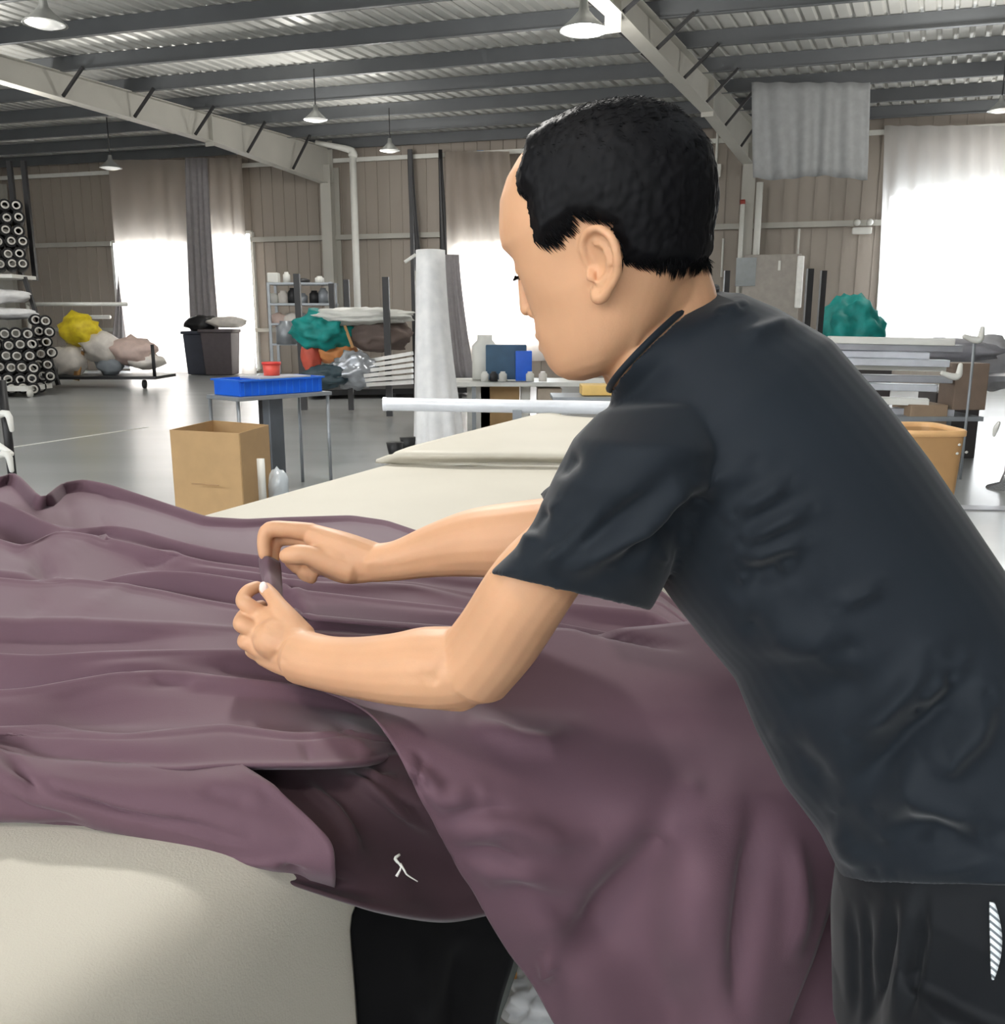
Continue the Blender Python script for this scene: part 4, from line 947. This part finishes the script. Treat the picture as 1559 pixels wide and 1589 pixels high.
# legs inside the trousers, down to the shoes
footL=V(.40,.70,.05); footR=V(.56,1.02,.05)
for ft,hp in ((footL,V(.44,.68,.80)),(footR,V(.53,.86,.80))):
    kn=(hp+ft)/2+V(-.03,0,0.02); B.tube([hp,kn,V(ft.x+.02,ft.y,.1),ft],[.06,.045,.035,.032],n=16,sub=4,caps='round')
def arm(pts,**k): B.tube([P(u,v,t) for u,v,t,r in pts],[r*t/1389.0 for u,v,t,r in pts],n=20,sub=5,caps='round',**k)
# near arm; radius given in pixels
arm([(1010,690,.83,52),(965,740,.83,54),(898,822,.84,57),(828,904,.857,68),(775,985,.90,68),(735,1035,.93,66)])
arm([(742,1030,.93,60),(700,1036,.935,64),(660,1036,.95,63),(615,1038,.97,56),(560,1036,1.0,48),(510,1030,1.03,43),(468,1020,1.06,42)])
B.tube([P(722,1075,.93),P(690,1070,.94)],[.02,.022],n=12,caps='round')
# far arm
arm([(1040,720,1.02,50),(950,785,1.11,54),(868,826,1.18,58)])
arm([(885,828,1.18,60),(800,838,1.195,60),(740,842,1.21,54),(680,853,1.23,43),(620,869,1.245,32),(580,874,1.255,30)])
def fing(pts,caps='round'): B.tube([P(u,v,t) for u,v,t,r in pts],[r*t/1389.0 for u,v,t,r in pts],n=14,sub=4,caps=caps)
# near hand (left): back of the hand to us, thumb and forefinger pinching at the top
for pl in ([(470,1005,1.06,28),(440,975,1.09,27),(408,958,1.11,19)],[(466,1015,1.06,28),(430,992,1.085,26),(398,983,1.10,18)],[(464,1022,1.06,26),(430,1010,1.085,24),(398,1003,1.10,17)],[(462,1032,1.06,24),(432,1025,1.085,20),(408,1018,1.105,15)]): fing(pl)
B.ball(P(436,990,1.085),.034,(1,1,.8),3)
fing([(408,956,1.11,14),(385,940,1.105,13),(377,931,1.11,12),(385,917,1.12,11),(401,910,1.13,9.5)])     # forefinger
fing([(402,980,1.10,15),(382,972,1.095,14),(374,966,1.10,13),(386,948,1.13,11),(408,940,1.14,10)])     # middle
fing([(400,1002,1.10,14),(386,998,1.095,13),(380,993,1.105,12),(394,975,1.14,10)])                    # ring
fing([(408,1018,1.105,12),(396,1012,1.105,12),(391,1008,1.11,11),(404,995,1.14,9)])                   # little
fing([(470,990,1.07,22),(450,965,1.08,19),(432,940,1.095,14),(422,925,1.105,12),(411,913,1.115,11)])   # thumb
# far hand (right)
for pl in ([(580,868,1.255,27),(530,850,1.26,26),(484,830,1.27,18)],[(580,872,1.255,27),(530,865,1.26,26),(488,845,1.275,18)],[(580,876,1.255,26),(530,878,1.26,24),(490,862,1.275,18)],[(575,880,1.255,24),(535,886,1.262,20),(500,876,1.275,16)]): fing(pl)
B.ball(P(520,865,1.262),.034,(1.3,.9,.8),3)
fing([(484,826,1.27,15),(450,822,1.265,13.5),(418,822,1.262,13),(410,840,1.262,11.5),(411,862,1.262,10)])    # forefinger
fing([(486,838,1.28,15),(455,834,1.285,13),(428,838,1.285,12),(424,855,1.28,11),(424,872,1.275,9)])
fing([(486,858,1.29,14),(462,858,1.30,12),(450,868,1.30,11),(462,882,1.29,10)])
fing([(500,880,1.28,13),(480,884,1.29,11),(470,890,1.29,10),(485,898,1.28,9)])
fing([(545,885,1.25,22),(510,873,1.245,19),(480,862,1.24,16),(460,861,1.24,16.5),(443,863,1.243,13)])         # thumb
body=fuse(B,.0021,5,.55)
# modelling of the face, arms and hands
def dent(cen,r,d,am):
    A=body.v; D=A-np.array(cen); k=np.exp(-(D**2).sum(1)/r**2); A+=np.array(d)[None,:]*(am*k)[:,None]; body.v=A
for s in(-1,1):
    dent(hd(88,s*30,34),13*KS,HX,-5*KS); dent(hd(85,s*14,24),8*KS,HX,-4*KS)
    dent(hd(60,s*52,-30),26*KS,HY*s,-3*KS); dent(hd(86,s*22,-20),9*KS,HX,-1.5*KS)
    dent(hd(74,s*60,45),18*KS,HY*s,-2*KS)
    eu=hd(-3,s*76,6); dent(hd((912-920)*.58,s*82,3),6*KS,HY*s,-9*KS)   # ear hole
    # mouth line
    A=body.v; rel=(A-np.array(HC))/KS; x=rel@np.array(HX); y=rel@np.array(HY); z=rel@np.array(HZ)
m_=(x>60); body.v=body.v-np.array(HX)[None,:]*((2.2*KS)*np.exp(-((z+42.5)/1.8)**2)*np.exp(-(y/22)**2)*m_)[:,None]
dent(hd(90,0,-60),8*KS,HX,-1.5*KS)
# eyelid line
body.v=body.v-np.array(HX)[None,:]*((1.2*KS)*np.exp(-((z-21)/1.6)**2)*np.exp(-((np.abs(y)-31)/11)**2)*(x>60))[:,None]
strokes(body,[([(700,1010),(672,1050),(655,1055)],10,-.0025),([(640,1030),(690,1040)],12,.002),([(674,1060),(676,1056)],4,-.0012),([(410,960),(430,985)],5,-.0012),([(405,985),(432,1000)],4,-.001),([(560,878),(590,868)],6,.002),
 ([(700,870),(620,880),(560,890)],8,-.0015),([(415,1010),(450,1030)],4,-.001),([(1000,500),(975,560),(958,600)],7,.0025),([(1020,520),(985,575),(965,600)],6,-.003)])
bo=obj('body',body,m_skin,man)
# moles and nails are tiny parts
# hair: the scalp pushed outward inside the hair line
A=np.array(body.v); N=normals(body); rel=(A-np.array(HC))/KS; x=rel@np.array(HX); y=rel@np.array(HY); z=rel@np.array(HZ)
def img2loc(u,v,c=947):
    xp=(c-u)*.58; zp=(408-v)*.56; return xp*math.cos(p_)-zp*math.sin(p_), zp*math.cos(p_)+xp*math.sin(p_)
line=[(805,215),(812,235),(806,262),(812,285),(832,300),(838,330),(846,366),(868,374),(885,362),(897,352),(915,338),(940,338),(962,350),(972,380),(976,392),(1000,402),(1050,408),(1100,402),(1140,385),(1180,200),(1050,80),(850,80),(800,160)]
# near side surface sits left of the head axis in the picture
poly=np.array([img2loc(u,v,947-12-(18 if u<870 else 0)*0) for u,v in line])
def inpoly(px,py,P_):
    c=np.zeros(len(px),bool); j=len(P_)-1
    for i in range(len(P_)):
        a=(P_[i,1]>py)!=(P_[j,1]>py); xx=(P_[j,0]-P_[i,0])*(py-P_[i,1])/(P_[j,1]-P_[i,1]+1e-12)+P_[i,0]; c^=a&(px<xx); j=i
    return c
def edged(px,py,P_):
    d=np.full(len(px),1e9)
    for i in range(len(P_)):
        a=P_[i]; b=P_[(i+1)%len(P_)]; L=((b-a)**2).sum(); s=np.clip(((px-a[0])*(b[0]-a[0])+(py-a[1])*(b[1]-a[1]))/L,0,1)
        d=np.minimum(d,np.hypot(px-a[0]-s*(b[0]-a[0]),py-a[1]-s*(b[1]-a[1])))
    return d
nearhead=(np.abs(y)<84)&(x>-125)&(x<110)&(z>-60)&(z<150)
jit=np.array([noise.noise(V(*q)*0.12)*3.5 for q in rel[nearhead]]); 
IN=np.zeros(len(A),bool); xi=x[nearhead]+jit*.6; zi=z[nearhead]+jit
inn=inpoly(xi,zi,poly); 
# the ears stay bare
earm=(np.abs(y[nearhead])>70.5)&(inpoly(xi,zi,np.array([img2loc(u,v,947) for u,v in ((925,330),(1010,345),(1015,460),(925,460),(925,400))])))&(np.abs(y[nearhead])>74)
inn&=~earm
IN[np.where(nearhead)[0][inn]]=True
ed=np.zeros(len(A)); ed[nearhead]=edged(x[nearhead],z[nearhead],poly)
th=np.clip(ed/14,0.08,1)*9
bump=np.zeros(len(A)); idx=np.where(IN)[0]
for i in idx: 
    q=V(*rel[i]); bump[i]=noise.noise(q*0.16)*1.1+noise.noise(V(q.x*.5,q.y*.5,q.z*.12))*.9
used={}; hv=[]; hf=[]
def hid(i):
    if i not in used:
        used[i]=len(hv); hv.append(tuple(A[i]+N[i]*(th[i]+bump[i]*min(1,ed[i]/10))*KS))
    return used[i]
for f in body.f:
    if all(IN[j] for j in f): hf.append(tuple(hid(j) for j in f))
hm=MB(); hm.v=hv; hm.f=hf
# short strands
HN=-HX; rnd=np.random.RandomState(3)
pick=rnd.choice(idx,9000)
edge=idx[(ed[idx]<9)]; pick=np.concatenate([pick,rnd.choice(edge,2600)])
for n_,i in enumerate(pick):
    q=rel[i]; p0=Vector(A[i])+Vector(N[i])*(th[i]*.55)*KS
    nn=Vector(N[i]); top=min(1,max(0,(q[2]-70)/50)); front=1 if q[0]>30 else 0
    flow=(-HZ*(1-top)*1.0 + (-HX)*(.5*(1-front)+.1) + HX*(.5*front*(1-top)) + HY*(.3*rnd.randn()*top)+ HX*(.4*rnd.randn()*top) )
    flow=flow-nn*flow.dot(nn); 
    if flow.length<1e-3: continue
    flow.normalize(); isedge=ed[i]<9
    L=(rnd.uniform(7,13) if not isedge else rnd.uniform(6,11))*KS
    lift=nn*(.4*top+.2) if not isedge else nn*.12
    side=flow.cross(nn).normalized(); wd=rnd.uniform(.35,.7)*KS
    p1=p0+flow*L*.5+lift*L*.55; p2=p0+flow*L+lift*L*.75
    hm.add([p0-side*wd,p0+side*wd,p0+nn*wd,p1-side*wd*.8,p1+side*wd*.8,p1+nn*wd*.8,p2],[(0,1,4,3),(1,2,5,4),(2,0,3,5),(3,4,6),(4,5,6),(5,3,6)])
hobj=MB(); hobj.v=hm.v; hobj.f=hm.f
obj('hair',hobj,m_hair,man)
for s in(-1,1):
    mb=MB()
    for k in range(70):
        f=rnd.uniform(0,1); a=hd(88.8-abs(f-.2)*9-(f**2)*9,s*(12+34*f),50+4*math.sin(f*2.6)+rnd.uniform(-2,2)); d=(HY*s*6+HZ*rnd.uniform(0,2)-HX*2*f)*KS
        mb.tube([a,a+d*.6,a+d],[.0005,.0004,.0001],4)
    obj('eyebrow',mb,m_hair,man)
    mb=MB()
    for k in range(16):
        f=k/15; a=hd(80.5-6*abs(f-.4)**1.5,s*(21+21*f),21); mb.tube([a,a+(HX*2-HZ*2)*KS,a+(HX*4-HZ*3.5)*KS],[.0004,.0003,.0001],4)
    obj('eyelashes',mb,m_hair,man)
nail=mat('nail',(240,214,206),.25,spec=.6)
q=P(409,912,1.104); obj('fingernail',MB().ball(q,.0075,(.75,.4,1.05),3),nail,man)
obj('mole',MB().ball(P(675,1057,.905),.0022,(1,.6,1),2),mat('mole',(120,76,54),.6),man)
# ---------------------------------------------------------------- shirt
SH=MB(); TILT=.12
def sec(L,R,t,hb,tilt=0.0,sc=1.0,mv=(0,0,0),n=48,tl=None,tr_=None):
    a=P(L[0],L[1],tl or t); b=P(R[0],R[1],tr_ or t); c=(a+b)/2; ax=(b-a)/2; 
    vd=ray((L[0]+R[0])/2,(L[1]+R[1])/2).normalized(); vd=(vd-ax.normalized()*vd.dot(ax.normalized())).normalized()
    if tilt: vd=(vd+vd.cross(ax.normalized())*tilt).normalized()
    return [c+Vector(mv)+(ax*math.cos(2*math.pi*k/n)+vd*hb*math.sin(2*math.pi*k/n))*sc for k in range(n)]
neck=((953,606),(1112,448),.852,.072,TILT)
body_s=[((940,648),(1140,462),.862,.100),((932,712),(1195,490),.875,.130),((945,785),(1272,540),.88,.155),((1000,868),(1355,640),.875,.160),((1050,938),(1420,728),.87,.160),((1092,990),(1476,815),.865,.158),
   ((1145,1052),(1545,925),.86,.155),((1178,1130),(1605,1035),.85,.152),((1222,1215),(1650,1130),.84,.15),((1283,1290),(1680,1235),.835,.152),((1316,1345),(1690,1330),.83,.155)]
secs_=[nring(.3,-.02),nring(.9,-.008),nring(.985,-.001),nring(1.012,-.001)]+[sec(*q) for q in body_s]
hem=((1322,1368),(1690,1378),.83,.158)
secs_+= [sec(*hem),sec(*hem,sc=.93),sec(*body_s[-1],sc=.88),sec(*body_s[-1],sc=.3)]
sm=[]
for a,b in zip(secs_[:-1],secs_[1:]): sm.append(a)
sm.append(secs_[-1]); SH.loft(sm)
# near sleeve
slv=[((1020,600),(1180,610),.85,.05),((930,640),(1130,622),.825,.082),((890,680),(1120,705),.80,.095),((858,742),(1085,790),.80,.088),((828,808),(1050,860),.815,.080),((800,850),(1030,905),.825,.076),((757,890),(1008,948),.845,.072)]
LS=[sec(*q,n=40) for q in slv]; LS+= [sec(*slv[-1],sc=.915,n=40),sec(*slv[-2],sc=.84,n=40),sec(*slv[-2],sc=.3,n=40)]
SH.loft(LS)
# far sleeve, mostly hidden
slv=[((960,640),(1130,640),1.0,.08),((900,700),(1080,730),1.05,.085),((870,740),(1010,850),1.09,.08),((838,765),(900,905),1.14,.075)]
LS=[sec(*q,n=32) for q in slv]; LS+= [sec(*slv[-1],sc=.9,n=32),sec(*slv[-1],sc=.3,mv=(.02,0,.01),n=32)]; SH.loft(LS)
sh=fuse(SH,.0032,8,.6)
STR=[([(865,894),(960,840),(1058,784)],11,.008),([(1008,805),(1090,755),(1174,715)],14,.007),([(1141,797),(1229,745)],9,.006),([(1149,841),(1262,786)],9,.007),([(1149,872),(1256,836)],8,.006),([(1295,941),(1372,905)],8,.004),
 ([(1141,530),(1240,497)],8,.005),([(1120,487),(1150,478)],6,.004),([(1168,965),(1240,990),(1322,1004)],22,.008),([(1311,1141),(1371,1111),(1419,1056),(1445,1018)],12,.008),([(1422,1104),(1478,1048)],10,.008),
 ([(1426,1174),(1471,1182),(1511,1141),(1534,1074)],13,.008),([(1352,1256),(1408,1226),(1482,1259),(1556,1289)],18,.010),([(1304,1250),(1371,1185),(1463,1093),(1500,1022)],18,-.012),([(1240,1090),(1310,1070)],24,-.006),
 ([(900,850),(985,790),(1050,745)],12,-.006),([(950,880),(1040,820),(1090,790)],9,-.008),([(1035,870),(1060,800),(1110,740)],12,-.010),([(1150,900),(1220,880)],12,-.006),([(800,860),(850,800),(870,770)],6,.004),([(820,890),(880,850),(940,790)],7,.004),
 ([(1290,1265),(1315,1320),(1360,1350)],10,.006),([(1370,1300),(1450,1280),(1530,1310)],14,-.007),([(1390,1355),(1480,1345),(1559,1330)],10,.004),([(1200,1140),(1260,1200),(1290,1260)],14,-.006),
 ([(832,820),(845,800)],7,-.006),([(818,790),(832,780)],6,.004),([(870,725),(885,712)],8,-.005)]
strokes(sh,[(a,b*1.6,c*1.5) for a,b,c in STR])
tee=obj('shirt',sh,m_shirt,man)
# collar rib
cr=nring(1.0,.001); cr2=cr+[cr[0]]
obj('collar',MB().tube([p+V(0,0,.001) for p in cr2],[.0032]*len(cr2),8,caps=False),m_shirt,man)
# ---------------------------------------------------------------- trousers
T=MB()
def rg(c,rx,ry,n=64,pl=0,seed=0):
    r=[]
    for k in range(n):
        a=2*math.pi*k/n; f=1+pl*(math.sin(a*9+seed)+.6*math.sin(a*14+seed*2)); r.append(V(c[0]+math.cos(a)*rx*f,c[1]+math.sin(a)*ry*f,c[2]))
    return r
wc=P(1535,1330,.83)
hipc=V(wc.x,wc.y,0)
T.loft([rg((wc.x,wc.y,.92),.12,.12,pl=.004),rg((wc.x,wc.y,.86),.128,.145,pl=.012),rg((wc.x+.0,wc.y+.01,.78),.125,.15,pl=.02),rg((wc.x+.005,wc.y+.01,.70),.122,.155,pl=.02),rg((wc.x+.01,wc.y+.02,.64),.118,.15,pl=.02)])
for ft,ox,oy in ((footL,-.012,-.075),(footR,.04,.095)):
    kx=(wc.x+ox+ft.x)/2; ky=(wc.y+oy+ft.y)/2
    T.loft([rg((wc.x+ox,wc.y+oy,.80),.10,.08,pl=.02,seed=ox*50),rg((wc.x+ox,wc.y+oy,.64),.10,.088,pl=.03,seed=ox*50),rg((kx,ky,.42),.10,.09,pl=.03,seed=ox*50),rg((ft.x+.01,ft.y,.2),.088,.085,pl=.03,seed=ox*50),rg((ft.x+.01,ft.y,.085),.085,.085,pl=.03,seed=ox*50),rg((ft.x+.01,ft.y,.085),.07,.07),rg((ft.x+.01,ft.y,.2),.06,.06)])
tr=fuse(T,.0045,4,.5)
strokes(tr,[([(1345,1390),(1340,1480),(1345,1600)],9,-.008),([(1385,1385),(1378,1460),(1350,1590)],9,-.010),([(1432,1385),(1430,1460),(1405,1590)],8,-.010),([(1405,1390),(1400,1500),(1380,1600)],8,.005),([(1320,1390),(1325,1600)],8,-.006)])
obj('trousers',tr,m_trous,man)
a=P(1535,1405,.665)
stp=MB(); G=[]
trv=np.array(tr.v); tu,tv_,tt_=proj(trv)
def surf_t(u,v):
    m=(np.hypot(tu-u,tv_-v)<14); return float(tt_[m].min())-.004 if m.any() else .68
prv=None
for k in range(13):
    f=k/12; v=1400+120*f; wdt=9*math.sin(math.pi*min(1,f*.9+.08))**.7
    G.append([P(1539+6*math.sin(f*3)+s*wdt,v,min(surf_t(1539,v),.70)) for s in(-1,-.3,.3,1)])
stp.grid(G)
ms=mat('mesh_stripe',(226,232,236),.6); nt=ms.node_tree; 
tcn=nt.nodes.new('ShaderNodeTexCoord'); wv=nt.nodes.new('ShaderNodeTexWave'); wv.wave_type='BANDS'; wv.bands_direction='DIAGONAL'; wv.inputs['Scale'].default_value=90
rp=nt.nodes.new('ShaderNodeValToRGB'); rp.color_ramp.elements[0].position=.25; rp.color_ramp.elements[0].color=(.12,.14,.16,1); rp.color_ramp.elements[1].position=.45; rp.color_ramp.elements[1].color=(.75,.8,.82,1)
nt.links.new(tcn.outputs['Object'],wv.inputs['Vector']); nt.links.new(wv.outputs['Fac'],rp.inputs['Fac']); nt.links.new(rp.outputs['Color'],nt.nodes['Principled BSDF'].inputs['Base Color'])
obj('white_stripe',stp,ms,man,solid=.0015,label='white mesh side stripe on the trousers')
for ft in (footL,footR):
    obj('shoe',MB().loft([[V(ft.x+.03-.0+x*.14-.07,ft.y+y*.048*wq_,z) for x,y in [(math.cos(2*math.pi*k/24),math.sin(2*math.pi*k/24)) for k in range(24)]] for z,wq_ in ((.0,.95),(.025,1.05),(.05,1.0))]+
      [[V(ft.x+.01+x*.08-.02,ft.y+y*.042,z) for x,y in [(math.cos(2*math.pi*k/24),math.sin(2*math.pi*k/24)) for k in range(24)]] for z in (.075,.10)]),m_black,man,auto=60)
